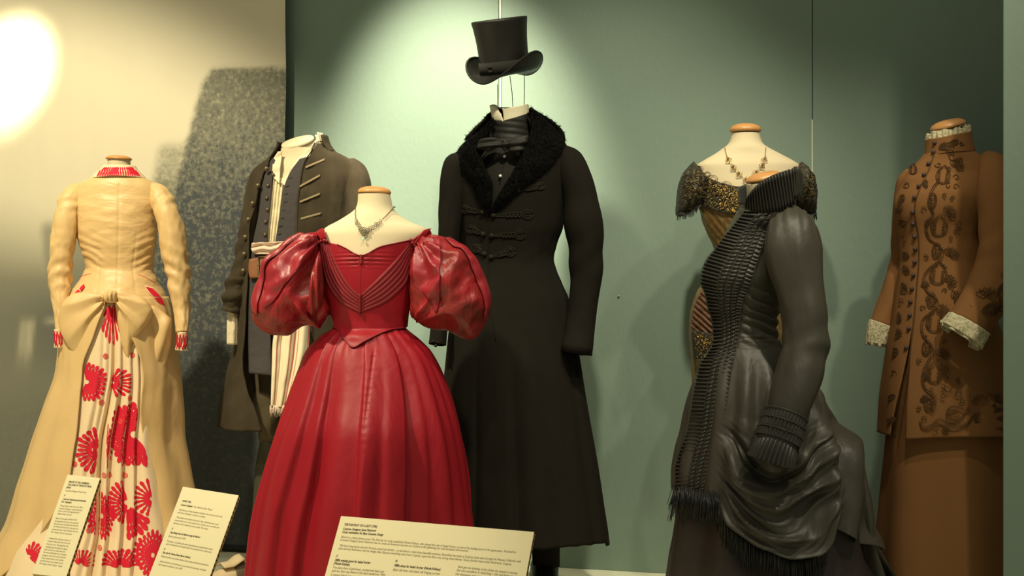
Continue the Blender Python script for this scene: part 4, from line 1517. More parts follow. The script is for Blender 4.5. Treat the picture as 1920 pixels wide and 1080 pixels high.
    nt.links.new(cr.outputs[0], bs.inputs['Base Color'])
    strip('waist_wrap', b, [(473, 456), (471, 466), (476, 476)], [(600, 450), (600, 462), (600, 476)], 'sash', sa, nu=60, nv=24, off=lambda u, v, x, y: 0.018 + 0.006 * sin(v * 11 + u * 9 + 2 * nz(u * 5)) + 0.006 * nz(u * 9, v * 5), thick=0.004)
    hang = strip('hanging_end', b, [(520, 600), (512, 640), (510, 690), (508, 762)], [(580, 600), (580, 640), (572, 690), (550, 766)], stp, sa, nu=60, nv=60, off=lambda u, v, x, y: 0.034 + 0.007 * sin(u * 17 + v) + 0.003 * nz(u * 6, v * 6), thick=0.003)
    mb = MB()
    rnd = random.Random(11)
    for k in range(30):
        x = 506 + 44 * k / 29
        p0 = b.on(x + 1, 760, 0.036)
        mb.tube([p0, p0 + Vector((rnd.uniform(-.004, .004), -.004, -0.018)), p0 + Vector((rnd.uniform(-.008, .008), 0, -0.030 - rnd.uniform(0, .012)))], [0.0022, 0.0018, 0.001], 4)
    mb.build('fringe', 'sash', sa, kind='stuff')

    # coat
    coat = thing('frock_coat', 'worn brown wool frock coat with brass buttons and pale buttonhole braid by the mural edge', 'coat', (X, D, 0))
    el_ = [(526, 278), (518, 290), (508, 312), (494, 345), (486, 385), (478, 420), (475, 453), (472, 490), (469, 560), (466, 645), (468, 720), (480, 770), (491, 806)]
    er_ = [(590, 268), (583, 285), (570, 306), (562, 345), (558, 390), (557, 450), (560, 500), (575, 600), (600, 700), (620, 800)]
    zb, zt = b.z(800), b.z(272)
    tl, tr = thfun(b, el_, zb, zt), thfun(b, er_, zb, zt)

    def cf(th, z):
        q = smooth(b.z(520), b.z(780), z)
        return q * 0.012 * sin(th * 7 + 1) + 0.005 * nz(th * 4, z * 6) + 0.003 * nz(th * 9, z * 14, 5)
    b2 = Prof(D, rows, 2.0, cf)
    cb = shell('coat_body', b2, 'coat_brown', coat, zb, zt, th0=tr, th1=lambda t: tl(t) + 2 * pi, nth=160, nz_=110, off=0.014, thick=0.006)
    # stand collar at the back of the neck
    cp = Prof(D, [(250, 528, 608, 0.92), (270, 525, 614, 0.84), (290, 520, 628, 0.62)])
    mb = MB()
    mb.grid([[cp.pt(th, cp.z(lerp(286, lerp(255, 266, smooth(2.4, 4.6, th)), j / 8)), 0.008) for th in [0.95 + 4.0 * i / 50 for i in range(51)]] for j in range(9)])
    mb.build('stand_collar', 'coat_brown', coat, thick=0.006)
    lim = lambda s: (lambda t, phi: 0.005 * nz(t * 8, phi * 1.5, s) + 0.003 * sin(t * 50 + phi * 2) * exp(-((t - .6) / .2) ** 2))
    Limb([(655, 306, 5.25, 14), (666, 325, 5.23, 22), (671, 350, 5.20, 24), (672, 400, 5.17, 25), (668, 460, 5.15, 25), (660, 530, 5.13, 24), (650, 600, 5.10, 22)], lim(3)).build('sleeve', 'coat_brown', coat, nt=60, cap1=True)
    s = Limb([(492, 318, 5.26, 12), (482, 345, 5.25, 18), (474, 390, 5.23, 19), (466, 440, 5.21, 19), (456, 490, 5.20, 18), (447, 525, 5.19, 17.5), (438, 560, 5.18, 17), (433, 578, 5.18, 15)], lim(8)).build('sleeve', 'coat_brown', coat, nt=60, cap1=True)
    Limb([(446, 520, 5.19, 19), (438, 555, 5.18, 20), (430, 584, 5.18, 16)], lambda t, phi: 0.006 * sin(t * 14 + phi) + 0.004 * nz(t * 5, phi * 2)).build('cuff', 'coat_brown', s, nt=20, n=32, cap0=True, cap1=True)
    for px_, py in ((500, 317), (484, 348.5), (474, 382), (466, 412), (460, 445), (458, 477), (456, 508), (438, 532)):
        mb = MB()
        q = b.on(px_, py, 0.024)
        mb.ball(q, 0.0095, 14, 7, 1, .55, 1)
        mb.ball(q + Vector((0, -.004, 0)), 0.0045, 8, 5, 1, .8, 1)
        mb.build('coat_button', 'brass', coat)
    for A, B in (((573, 312), (609, 297)), ((562, 348), (600, 327)), ((562, 377), (600, 361.5)), ((564, 408.5), (602, 398)), ((566, 440), (604, 434))):
        strip('buttonhole_braid', b, [A, ((A[0] + B[0]) / 2, (A[1] + B[1]) / 2), B], [(A[0], A[1] + 4), ((A[0] + B[0]) / 2, (A[1] + B[1]) / 2 + 4), (B[0], B[1] + 4)], 'braid', coat, nu=3, nv=10, off=0.020, thick=0.003, curved=False)
    mb = MB()
    cord(mb, b, er_[:8], 0.0024, 0.019)
    mb.build('front_edge', 'coat_brown', coat)

    # breeches, stockings, shoes
    br = thing('breeches', 'olive brown knee breeches below the slate waistcoat', 'breeches', (X, D, 0.4))
    wr_ = lambda t, phi: 0.004 * sin(t * 30 + 2 * phi) * smooth(.6, .95, t) + 0.004 * nz(t * 7, phi * 2)
    Limb([(515, 560, 5.26, 34), (506, 640, 5.24, 32), (503, 700, 5.22, 29), (502, 760, 5.20, 26), (504, 800, 5.18, 20), (505, 826, 5.18, 17)], wr_).build('leg', 'breeches', br, nt=50, n=32, cap1=True)
    Limb([(600, 560, 5.26, 34), (604, 640, 5.26, 32), (606, 760, 5.25, 26), (607, 826, 5.24, 18)], wr_).build('leg', 'breeches', br, nt=40, n=32, cap1=True)
    so = thing('stockings', 'dull grey green stockings below the olive breeches beside the red skirt', 'stockings', (X, D, 0.1))
    Limb([(505, 820, 5.18, 16), (499, 870, 5.20, 19), (492, 930, 5.20, 17), (482, 1000, 5.20, 13), (472, 1052, 5.20, 13)]).build('stocking', 'stocking', so, nt=30, n=24)
    Limb([(607, 820, 5.24, 17), (604, 900, 5.26, 19), (598, 1000, 5.28, 13), (592, 1060, 5.28, 13)]).build('stocking', 'stocking', so, nt=30, n=24)
    for lab, hx, tx, dd in (('cream and brown turned-up shoe between the tilted text board and the red skirt', 478, 398, 5.18), ('cream and brown shoe hidden behind the red skirt', 598, 530, 5.30)):
        h = Vector(((hx - 960) * dd / F, dd + 0.02, 0))
        t = Vector(((tx - 960) * dd / F, dd - 0.10, 0))
        ax = (t - h)
        Ln = ax.length
        ax.normalize()
        sd = Vector((-ax.y, ax.x, 0))
        o = thing('buckle_shoe', lab, 'shoe', h)
        L = [(0.0, .026, .075), (.12, .034, .08), (.3, .036, .075), (.5, .039, .06), (.7, .042, .05), (.86, .036, .042), (.96, .022, .034), (1.0, .008, .022)]
        for nm, mt, u0, u1, grow in (('upper', 'shoe_cream', .0, 1.0, 0), ('heel_counter', 'shoe_brown', -0.02, .50, .002)):
            mb = MB()
            rows_ = []
            ip = Interp([q[0] for q in L], [q[1:] for q in L])
            for k in range(15):
                u = lerp(u0, u1, k / 14)
                hw, hh = ip(max(0, u))
                cen = h + ax * (u * Ln) + Vector((0, 0, 0.006))
                rows_.append([cen + sd * ((hw + grow) * cos(a)) + Vector((0, 0, max(0, (hh + grow) * (0.42 + 0.58 * sin(a)) + (0.012 * smooth(.8, 1, u))))) for a in [2 * pi * q / 18 for q in range(18)]])
            mb.grid(rows_, True, True, True)
            mb.build(nm, mt, o)
        # tongue flap standing over the instep
        mb = MB()
        rows_ = []
        for k in range(9):
            u = lerp(.34, .72, k / 8)
            rows_.append([h + ax * (u * Ln) + sd * (0.040 * (s_ / 4 - .5) * 2 * (1 - .25 * k / 8)) + Vector((0, 0, 0.082 - 0.024 * k / 8 + 0.012 * (1 - abs(s_ / 4 - .5) * 2) + 0.018 * abs(k / 8 - .5))) for s_ in range(5)])
        mb.grid(rows_)
        mb.build('tongue_flap', 'shoe_cream', o, thick=0.004)


make_seafarer()


# ------------------------------------------------------------------ gold and black lace evening gown
def scatter(mb, surf, A, B, count, rmin, rmax, off, seed, clump=None):
    rnd = random.Random(seed)
    a, b = resample(A, 40), resample(B, 40)
    k = 0
    while k < count:
        t, u = rnd.random(), rnd.random()
        i = int(t * 39)
        q = a[i].lerp(b[i], u)
        if clump and rnd.random() > clump(q[0], q[1]):
            k += 0.25
            continue
        mb.ball(surf.on(q[0], q[1], off), rnd.uniform(rmin, rmax), 5, 3)
        k += 1


def make_gold():
    D = 4.95
    X = (1400 - 960) * D / F
    rows = [(236, 1370, 1426, 0.95), (250, 1370, 1427, 0.95), (262, 1367, 1429, 0.96), (270, 1363, 1433, 0.95), (277, 1354, 1443, 0.84), (289, 1337, 1466, 0.62), (302, 1315, 1490, 0.52), (310, 1304, 1501, 0.50), (330, 1303, 1503, 0.52),
            (350, 1307, 1498, 0.58), (384, 1314, 1489, 0.66), (410, 1319, 1482, 0.68), (430, 1326, 1477, 0.68), (455, 1338, 1468, 0.68), (480, 1345, 1458, 0.70), (510, 1338, 1462, 0.74), (551, 1312, 1490, 0.80), (600, 1300, 1504, 0.85),
            (640, 1300, 1508, 0.88), (670, 1303, 1508, 0.88), (732, 1305, 1508, 0.9), (900, 1296, 1516, 0.9), (1117, 1285, 1530, 0.9)]
    b = Prof(D, rows)
    form = thing('dress_form', 'cream dress form with a domed wooden cap wearing the gold and black lace gown', 'mannequin', (X, D, 0))
    shell('torso', b, 'form', form, b.z(500), b.z(250), nth=90, nz_=70, off=-0.004, thick=0)
    neck_cap(form, None, D, 1368, 1427.5, 248, 231, 0.0)
    stand(form, D, 1400, 0, 0.9)
    g = thing('lace_gown', 'gold brown evening gown with beaded black lace neckline behind the black ruffled dress', 'gown', (X, D, 0))
    nk = [(1304, 316), (1318, 324), (1340, 338), (1362, 345), (1386, 350), (1420, 348), (1450, 340), (1478, 326), (1500, 314)]
    bodp = Prof(D, rows, 2.0, lambda th, z: 0.0015 * sin((th * 1.2 + z * 6) * 22))
    shell('bodice', bodp, 'gold_silk', g, b.z(505), zfun(b, nk, 312, 312), nth=140, nz_=60, off=0.004, thick=0.002)
    lowp = [(1313, 378), (1325, 386), (1347, 396), (1372, 402), (1400, 404), (1440, 400), (1470, 392), (1492, 378)]
    bn = shell('lace_band', b, 'net', g, zfun(b, lowp, 360, 360), zfun(b, nk, 308, 308), nth=160, nz_=30, off=lambda th, z: 0.011 + 0.003 * nz(th * 14, z * 70), thick=0.004)
    mb = MB()
    scatter(mb, b, [(1330, 335), (1350, 345), (1385, 352)], [(1322, 380), (1348, 392), (1385, 400)], 230, 0.0013, 0.0026, 0.016, 3, lambda x, y: 0.25 + 0.75 * smooth(1335, 1365, x))
    mb.build('bead', 'bead', bn, kind='stuff')
    mb = MB()
    scatter(mb, b, [(1312, 322), (1350, 343), (1390, 352)], [(1312, 380), (1348, 396), (1390, 403)], 260, 0.0014, 0.003, 0.015, 5)
    mb.build('bead', 'bead_dark', bn, kind='stuff')
    for x, y, r in ((1311, 317, 7), (1327, 327, 6), (1337, 336, 9), (1362, 347, 9), (1358, 366, 8), (1375, 372, 9), (1342, 358, 8), (1326, 348, 8)):
        mb = MB()
        for q in (1, .62):
            cord(mb, b, [(x + r * q * cos(a), y + r * .8 * q * sin(a)) for a in [2 * pi * k / 10 for k in range(11)]], 0.0013, 0.017, n=18, sides=4)
        mb.build('lace_scallop', 'bead_dark', bn)
    for side, out, c in ((0, [(1300, 303), (1290, 313), (1279, 328), (1271, 350), (1268, 380), (1268, 404), (1280, 405), (1296, 398), (1310, 388), (1316, 375), (1320, 350), (1322, 330), (1312, 315)], (1296, 356)),
                         (1, [(1503, 303), (1513, 313), (1523, 328), (1529, 350), (1530, 378), (1528, 400), (1516, 402), (1502, 394), (1490, 384), (1485, 370), (1482, 345), (1484, 326), (1494, 312)], (1506, 354))):
        bl = Blob(c, out, D - 0.01, 0.085, 0.08, lambda px, py: 0.004 * nz(px * .12, py * .12) + 0.003 * sin(px * .5 + py * .1), 2.2)
        sl = bl.build('cap_sleeve', 'net', g, 80, 36)
        mb = MB()
        rnd = random.Random(20 + side)
        xs = (1268, 1312) if side == 0 else (1489, 1528)
        for k in range(46):
            x = lerp(xs[0], xs[1], k / 45)
            y = Interp([1268, 1282, 1300, 1313], [(402,), (402,), (392,), (384,)])(x if side == 0 else 2796 - x)[0]
            p0 = bl.on(x, y - 4, 0.002)
            mb.tube([p0, p0 + Vector((0, -.002, -0.010)), p0 + Vector((rnd.uniform(-.002, .002), 0, -.016 - rnd.uniform(0, .012)))], 0.0010, 3)
        mb.build('sleeve_fringe', 'jet', sl, kind='stuff')
        mb = MB()
        scatter(mb, bl, [(out[2][0], 330), (out[4][0] + (6 if side == 0 else -6), 380)], [(out[11][0], 335), (out[9][0], 372)], 120, 0.0011, 0.0024, 0.004, 30 + side)
        mb.build('bead', 'bead_dark', sl, kind='stuff')
        for x, y, r in (((1284, 340, 9), (1300, 352, 10), (1284, 366, 9), (1304, 330, 7)) if side == 0 else ((1515, 340, 9), (1508, 360, 9))):
            mb = MB()
            for q in (1, .6):
                cord(mb, bl, [(x + r * q * cos(a), y + r * q * sin(a)) for a in [2 * pi * k / 10 for k in range(11)]], 0.0011, 0.003, n=18, sides=4)
            mb.build('lace_motif', 'bead_dark', sl)
    # skirt with rust drape and gold lace panel at the hip
    sp = Prof(D, rows, 2.0, lambda th, z: 0.006 * sin(th * 8 + z * 3))
    shell('skirt', sp, 'gold_silk', g, 0.006, b.z(500), nth=120, nz_=60, off=0.006, thick=0.002)
    strip('hip_drape', b, [(1322, 538), (1308, 560), (1298, 590), (1296, 620), (1300, 636)], [(1400, 530), (1400, 560), (1400, 600), (1400, 640), (1400, 660)], 'rust_silk', g, nu=40, nv=60,
          off=lambda u, v, x, y: 0.016 + 0.006 * sin((y - x * 0.9) * 0.55) + 0.004 * nz(x * .1, y * .1), thick=0.004)
    lp = strip('lace_panel', b, [(1298, 618), (1299, 640), (1303, 672)], [(1400, 640), (1400, 655), (1400, 680)], 'net', g, nu=20, nv=16, off=0.022, thick=0.004)
    mb = MB()
    scatter(mb, b, [(1301, 622), (1306, 670)], [(1350, 632), (1350, 674)], 160, 0.0013, 0.0026, 0.026, 8)
    mb.build('bead', 'bead', lp, kind='stuff')

    n = thing('necklace', 'gold chain necklace with smoky triangular drops on the form of the lace gown', 'necklace', b.on(1400, 300))
    mb = MB()
    path = [(1359, 276), (1361, 286), (1365, 297), (1374, 311), (1385, 324), (1400, 336), (1410, 330), (1420, 321), (1430, 308), (1434, 295), (1436, 276)]
    cord(mb, b, path, 0.0011, 0.002, n=60)
    mb.tube([b.pt(t, b.z(274), 0.002) for t in [1.45 + 0.17 * k for k in range(20)]], 0.0011, 5)
    mb.build('chain', 'chain_gold', n)
    for x, y, a in ((1365, 298, -.5), (1374.5, 312, -.5), (1385, 325, -.5), (1399, 336, .1), (1418, 322, .6), (1430, 309, .5), (1434, 297, .3)):
        mb = MB()
        tri = [(0, -5.5), (5.5, 3), (1.8, 5), (-1.8, 5), (-5.5, 3)]
        T = [(x + p * cos(a) - q * sin(a), y + p * sin(a) + q * cos(a)) for p, q in tri]
        mb.tube([b.on(px, py, 0.004) for px, py in T], 0.0013, 5, True)
        for p, q in ((-5, 3.5), (5, 3.5), (0, 5.5)):
            mb.ball(b.on(x + p * cos(a) - q * sin(a), y + p * sin(a) + q * cos(a), 0.004), 0.0022, 6, 4)
        pe = mb.build('pendant', 'chain_gold', n)
        mb = MB()
        mb.ball(b.on(x, y, 0.004), 0.0045, 7, 5, 1, .6, 1)
        mb.build('stone', 'gem_dark', pe)


make_gold()


# ------------------------------------------------------------------ black ruffled bustle dress
def make_black():
    D = 4.5
    X = (1440 - 960) * D / F
    rows = [(350, 1404, 1464, 0.95), (372, 1402, 1470, 0.92), (386, 1394, 1490, 0.72), (400, 1383, 1506, 0.66), (420, 1372, 1508, 0.72), (440, 1362, 1502, 0.80), (465, 1348, 1495, 0.86), (490, 1336, 1486, 0.88), (515, 1328, 1478, 0.90), (545, 1330, 1468, 0.86),
            (575, 1338, 1460, 0.82), (600, 1346, 1455, 0.80), (622, 1348, 1454, 0.80), (645, 1343, 1461, 0.82), (670, 1330, 1474, 0.86), (700, 1318, 1498, 0.88), (738, 1306, 1530, 0.88), (776, 1298, 1560, 0.86), (804, 1292, 1578, 0.84),
            (840, 1280, 1602, 0.82), (884, 1270, 1617, 0.80), (938, 1266, 1626, 0.78), (991, 1258, 1630, 0.78), (1030, 1251, 1637, 0.78), (1077, 1243, 1660, 0.78), (1175, 1228, 1705, 0.78)]
    b = Prof(D, rows)
    form = thing('dress_form', 'cream neck form with a slanted orange wooden cap inside the black ruffled dress', 'mannequin', (X, D, 0))
    Limb([(1436, 420, D, 34), (1434, 370, D, 33), (1432, 345, D, 33.5)]).build('neck', 'form', form, nt=14, n=36)
    neck_cap(form, None, D, 1398, 1467, 338, 322, radians(-13), 0.95, 'wood', 0.12)
    stand(form, D, 1432, 0, 0.9)
    g = thing('ruffled_dress', 'black taffeta bustle dress in side view with pleated ruffles down its front', 'gown', (X, D, 0))

    def px_of(th, z):
        cx, a, bb, yo = b.ip(z)
        y = b.D - bb * cos(th)
        return 960 + F * (cx + a * sin(th)) / y, 540 - F * (z - CZ) / y

    def bfold(th, z):
        x, y = px_of(th, z)
        f = 0.0035 * sin((y - (x - 1390) * 0.45) * 0.32 + 1.5 * nz(x * .03, y * .03)) * smooth(530, 560, y) * smooth(660, 630, y) * smooth(1385, 1400, x)
        f += 0.002 * sin(y * 0.75) * exp(-((y - 634) / 8) ** 2)
        return f
    bp = Prof(D, rows, 2.0, bfold)
    shell('bodice', bp, 'taffeta', g, b.z(668), b.z(384), nth=180, nz_=110, off=0.004, thick=0.003)

    under = Prof(D, rows, 2.0, lambda th, z: 0.012 * sin(th * 9 + 0.5) * smooth(b.z(700), b.z(950), z) - 0.012)
    shell('underskirt', under, 'under_skirt', g, 0.006, b.z(660), nth=180, nz_=70, off=0.0, thick=0.002)

    def swag(x, y):
        """Depth of the looped folds of the draped overskirt at pixel x, y."""
        cx = 1470 + (y - 950) * 0.10
        e = smooth(1345, 1385, x) * smooth(1585, 1545, x) * smooth(770, 860, y)
        ph = (y + 0.0085 * (x - cx) ** 2 * (1 if x < cx else 1.25) + 34 * nz(x * .011, y * .011, 3)) / 56.0
        r1 = 1 - 2.6 * abs(nz(ph * 1.15, (x - cx) * .0075, 3.3))
        r2 = 1 - 2.4 * abs(nz(ph * 2.6 + 5, (x - cx) * .013, 8.1))
        q = ph % 1.0
        saw = (q ** 1.6) if q < .82 else (1 - q) / .18 * (.82 ** 1.6)
        f = (0.032 * r1 + 0.013 * r2 + 0.016 * (saw - .4)) * e
        f += 0.030 * nz(x * .016 + y * .006, y * .012, 6) * e
        # long folds falling from the waist
        s = smooth(640, 760, y) * smooth(980, 860, y)
        f += 0.010 * sin((x - 1390 - (y - 700) * (x - 1420) * .0012) * 0.155) * s
        # bustle puffs at the back
        k = smooth(1535, 1570, x) * smooth(740, 800, y)
        f += 0.018 * sin((x - 1560) * .11 + 0.8 * sin(y * .018) + y * .012) * k + 0.018 * nz(x * .02, y * .011, 9) * k
        return f

    def dfold(th, z):
        x, y = px_of(th, z)
        if abs(th) > 1.57:
            return 0.02 * sin(th * 9 + z * 4) * smooth(b.z(650), b.z(800), z)
        return swag(x, y)
    dp = Prof(D, rows, 2.0, dfold)
    low = zfun(b, [(1266, 918), (1300, 928), (1335, 940), (1352, 960), (1376, 986), (1405, 1012), (1440, 1030), (1478, 1044), (1520, 1038), (1548, 1015), (1562, 990), (1575, 1000), (1600, 1016), (1628, 1022)], 900, 1030)
    dr = shell('draped_overskirt', dp, 'taffeta', g, low, b.z(652), nth=420, nz_=170, off=0.012, thick=0.003)
    # bustle train sweeping out low at the back
    bl = Blob((1610, 985), [(1560, 900), (1590, 850), (1610, 850), (1621, 890), (1629, 940), (1632, 1000), (1636, 1040), (1662, 1070), (1690, 1105), (1700, 1160), (1600, 1160), (1565, 1080), (1555, 1000)], D + 0.02, 0.12, 0.16,
              lambda px, py: 0.014 * sin((px - 1600 - (py - 950) * .18) * .13), 2.4)
    bl.build('train', 'taffeta', g, 90, 40)

    # sleeve
    def sfold(t, phi):
        return 0.004 * nz(t * 5, phi * 1.6, 4) + 0.005 * sin(t * 46 + 3 * sin(phi + .6)) * exp(-((t - .66) / .10) ** 2) * (0.4 + 0.6 * smooth(-.2, .8, sin(phi))) + 0.0035 * sin(phi * 15) * exp(-((t - .06) / .10) ** 2)
    S = Limb([(1484, 400, 4.46, 20, .8), (1482, 412, 4.42, 36, .75), (1485, 432, 4.38, 48, .72), (1487, 470, 4.36, 55, .72), (1492, 505, 4.35, 51, .75), (1501, 545, 4.34, 45, .85), (1508, 585, 4.33, 43), (1511, 620, 4.32, 42.5), (1509, 655, 4.31, 43), (1500, 695, 4.29, 44), (1488, 735, 4.27, 42), (1474, 782, 4.25, 36)], sfold)
    sl = S.build('sleeve', 'taffeta', g, nt=130, n=64, cap1=True)
    C = Limb([(1475, 776, 4.25, 37), (1462, 815, 4.235, 38.5), (1452, 845, 4.225, 39)])
    cu = C.build('cuff', 'taffeta_trim', sl, nt=60, n=72, cap1=True)
    C.fold = lambda t, phi: 0.0035 * sin(phi * 34) * sin(t * pi)
    for t0 in (0.02, .27, .52):
        C.build('lace_row', 'taffeta_trim', cu, t0=t0 + .03, t1=t0 + .22, nt=8, n=200, off=0.005, cap0=False)
        mb = MB()
        mb.tube(C.ring(t0, 60, 0.007), 0.0022, 6, True)
        mb.build('cord_row', 'taffeta', cu)
    fr = Limb([(1455, 838, 4.23, 39), (1449, 856, 4.22, 41), (1446, 866, 4.22, 42.5)], lambda t, phi: 0.0055 * (1 - abs((phi * 30 / pi) % 2 - 1) * 2) * (.3 + .7 * t))
    fr.build('cuff_frill', 'taffeta_trim', cu, nt=10, n=240, cap0=False, off=0.003, thick=0.002)

    # ruffle panel: pleated frill at the outer edge, three gathered rows, pleated edging
    Lx = [(1400, 386), (1392, 400), (1380, 416), (1360, 440), (1342, 465), (1325, 486), (1314, 514), (1314, 535), (1321, 552), (1326, 578), (1334, 602), (1336, 640), (1326, 662), (1312, 682), (1300, 738), (1295, 776), (1289, 806), (1270, 858), (1265, 886), (1268, 920)]
    Rx = [(1494, 388), (1478, 396), (1458, 410), (1440, 436), (1428, 466), (1420, 490), (1412, 514), (1407, 533), (1399, 550), (1392, 568), (1388, 590), (1386, 615), (1383, 640), (1379, 664), (1373, 690), (1368, 720), (1363, 750), (1354, 815), (1340, 875), (1328, 920)]
    n = 520
    la, ra = resample(Lx, n), resample(Rx, n)
    Ltot = sum((la[i + 1] - la[i]).length for i in range(n - 1))

    def band(name, u0, u1, nu, off, parent, mat='taffeta_trim', v0=0, v1=1, surf=b):
        mb = MB()
        rows_ = []
        for j in range(n):
            v = j / (n - 1)
            if v < v0 or v > v1:
                continue
            s = v * Ltot
            row = []
            for i in range(nu + 1):
                w = i / nu
                jr = min(n - 1, int(j + n * 0.055 * smooth(0, .05, v) * smooth(.50, .22, v)))
                q = la[j].lerp(ra[jr], lerp(u0, u1, w))
                row.append(surf.on(q[0], q[1], off(w, s, v)))
            rows_.append(row)
        mb.grid(rows_)
        return mb.build(name, mat, parent, thick=0.002)
    tri = lambda s, per: 1 - abs((s / per) % 2 - 1) * 2
    rp = thing_part(g)
    band('pleated_frill', 0.0, 0.40, 10, lambda w, s, v: 0.012 + 0.010 * (1 - w) + 0.0075 * tri(s, 3.6) * (1 - w * .5) + 0.012 * nz(s * .03, 1) * (1 - w), g)
    for k in range(3):
        a0 = 0.34 + 0.17 * k
        band('gathered_row', a0, a0 + 0.17, 10, lambda w, s, v, k=k: 0.012 + 0.0065 * sin(pi * w) ** .7 * (0.55 + 0.45 * sin(s * 0.80 + 2.1 * k + 2.5 * nz(s * .06, k * 3.0) + (w - .5) * 2.2)), g)
    band('pleated_edging', 0.85, 1.0, 8, lambda w, s, v: 0.011 + 0.0045 * tri(s + 3 * nz(s * .05, 4), 4.0) * (.4 + .6 * w) + 0.002, g)
    mb = MB()
    mb.tube([b.on(q[0], q[1], 0.013) for q in ra[::4]], 0.0022, 5)
    mb.build('edge_piping', 'taffeta', g)

    # standing pleated frill round the neck
    def frill(base, top, dbase, dtop, nm, np_, amp):
        N = np_ * 4
        a, c = resample(base, N + 1), resample(top, N + 1)
        mb = MB()
        rows_ = []
        for i in range(7):
            t = i / 6
            row = []
            for j in range(N + 1):
                v = j / N
                q = a[j].lerp(c[j], t)
                d = lerp(Interp([0, .5, 1], [(dbase[0],), (dbase[1],), (dbase[2],)])(v)[0], Interp([0, .5, 1], [(dtop[0],), (dtop[1],), (dtop[2],)])(v)[0], t)
                row.append(P(q[0], q[1], d + amp * tri(j, 2) * (.4 + .6 * t)))
            rows_.append(row)
        mb.grid(rows_)
        return mb.build(nm, 'taffeta_trim', g, thick=0.0015)
    frill([(1397, 390), (1414, 398), (1438, 400), (1464, 396), (1490, 384)], [(1399, 371), (1411, 355), (1429, 339), (1452, 327), (1481, 317)], (4.42, 4.365, 4.40), (4.40, 4.34, 4.40), 'neck_frill', 17, 0.013)
    frill([(1482, 376), (1496, 372), (1506, 362)], [(1479, 322), (1492, 312), (1505, 322)], (4.43, 4.46, 4.54), (4.42, 4.45, 4.54), 'neck_frill', 6, 0.008)
    frill([(1384, 384), (1391, 384), (1400, 384)], [(1384, 352), (1392, 348), (1399, 345)], (4.50, 4.47, 4.44), (4.52, 4.48, 4.44), 'neck_frill', 7, 0.004)
    mb = MB()
    rows_ = []
    for j in range(7):
        t = j / 6
        rows_.append([P(lerp(1442, 1448, t) + (38 + 12 * t) * sin(a), lerp(392, 326 - 11 * sin(a), t), 4.50 - (0.06 + .02 * t) * cos(a)) for a in [0.35 + (pi + 0.6) * k / 40 for k in range(41)]])
    mb.grid(rows_)
    mb.build('collar_shade_lining', 'taffeta_trim', g, thick=0.002)  # dark lining carried round the neck to stand in for the collar's shaded inside

    # fringes
    rnd = random.Random(5)
    mb = MB()
    for k in range(280):
        u = k / 279
        x = lerp(1262, 1346, u) + rnd.uniform(-2, 2)
        y = lerp(914, 930, u) + rnd.uniform(-6, 8)
        p0 = b.on(x, y, 0.016 + rnd.uniform(0, .012))
        ln = rnd.uniform(.05, .095)
        dx = rnd.uniform(-.012, .010) - (0.012 if u < .15 else 0)
        mb.tube([p0, p0 + Vector((dx * .5, -.006, -ln * .5)), p0 + Vector((dx, -.002, -ln))], [0.0016, 0.0013, 0.0009], 3)
    mb.build('silk_fringe', 'jet', g, kind='stuff')
    mb = MB()
    for k in range(420):
        u = rnd.random()
        q = resample([(1344, 940), (1356, 965), (1378, 990), (1405, 1014), (1440, 1030), (1478, 1044), (1520, 1038), (1550, 1012)], 60)[int(u * 59)]
        p0 = b.on(q[0] + rnd.uniform(-3, 3), q[1] - 4, 0.012 + rnd.uniform(0, .012))
        ln = rnd.uniform(.05, .10)
        mb.tube([p0, p0 + Vector((rnd.uniform(-.006, .006), -.004, -ln))], [0.0016, 0.001], 3)
    mb.build('hem_fringe', 'jet', g, kind='stuff')


def thing_part(g):
    return g


make_black()


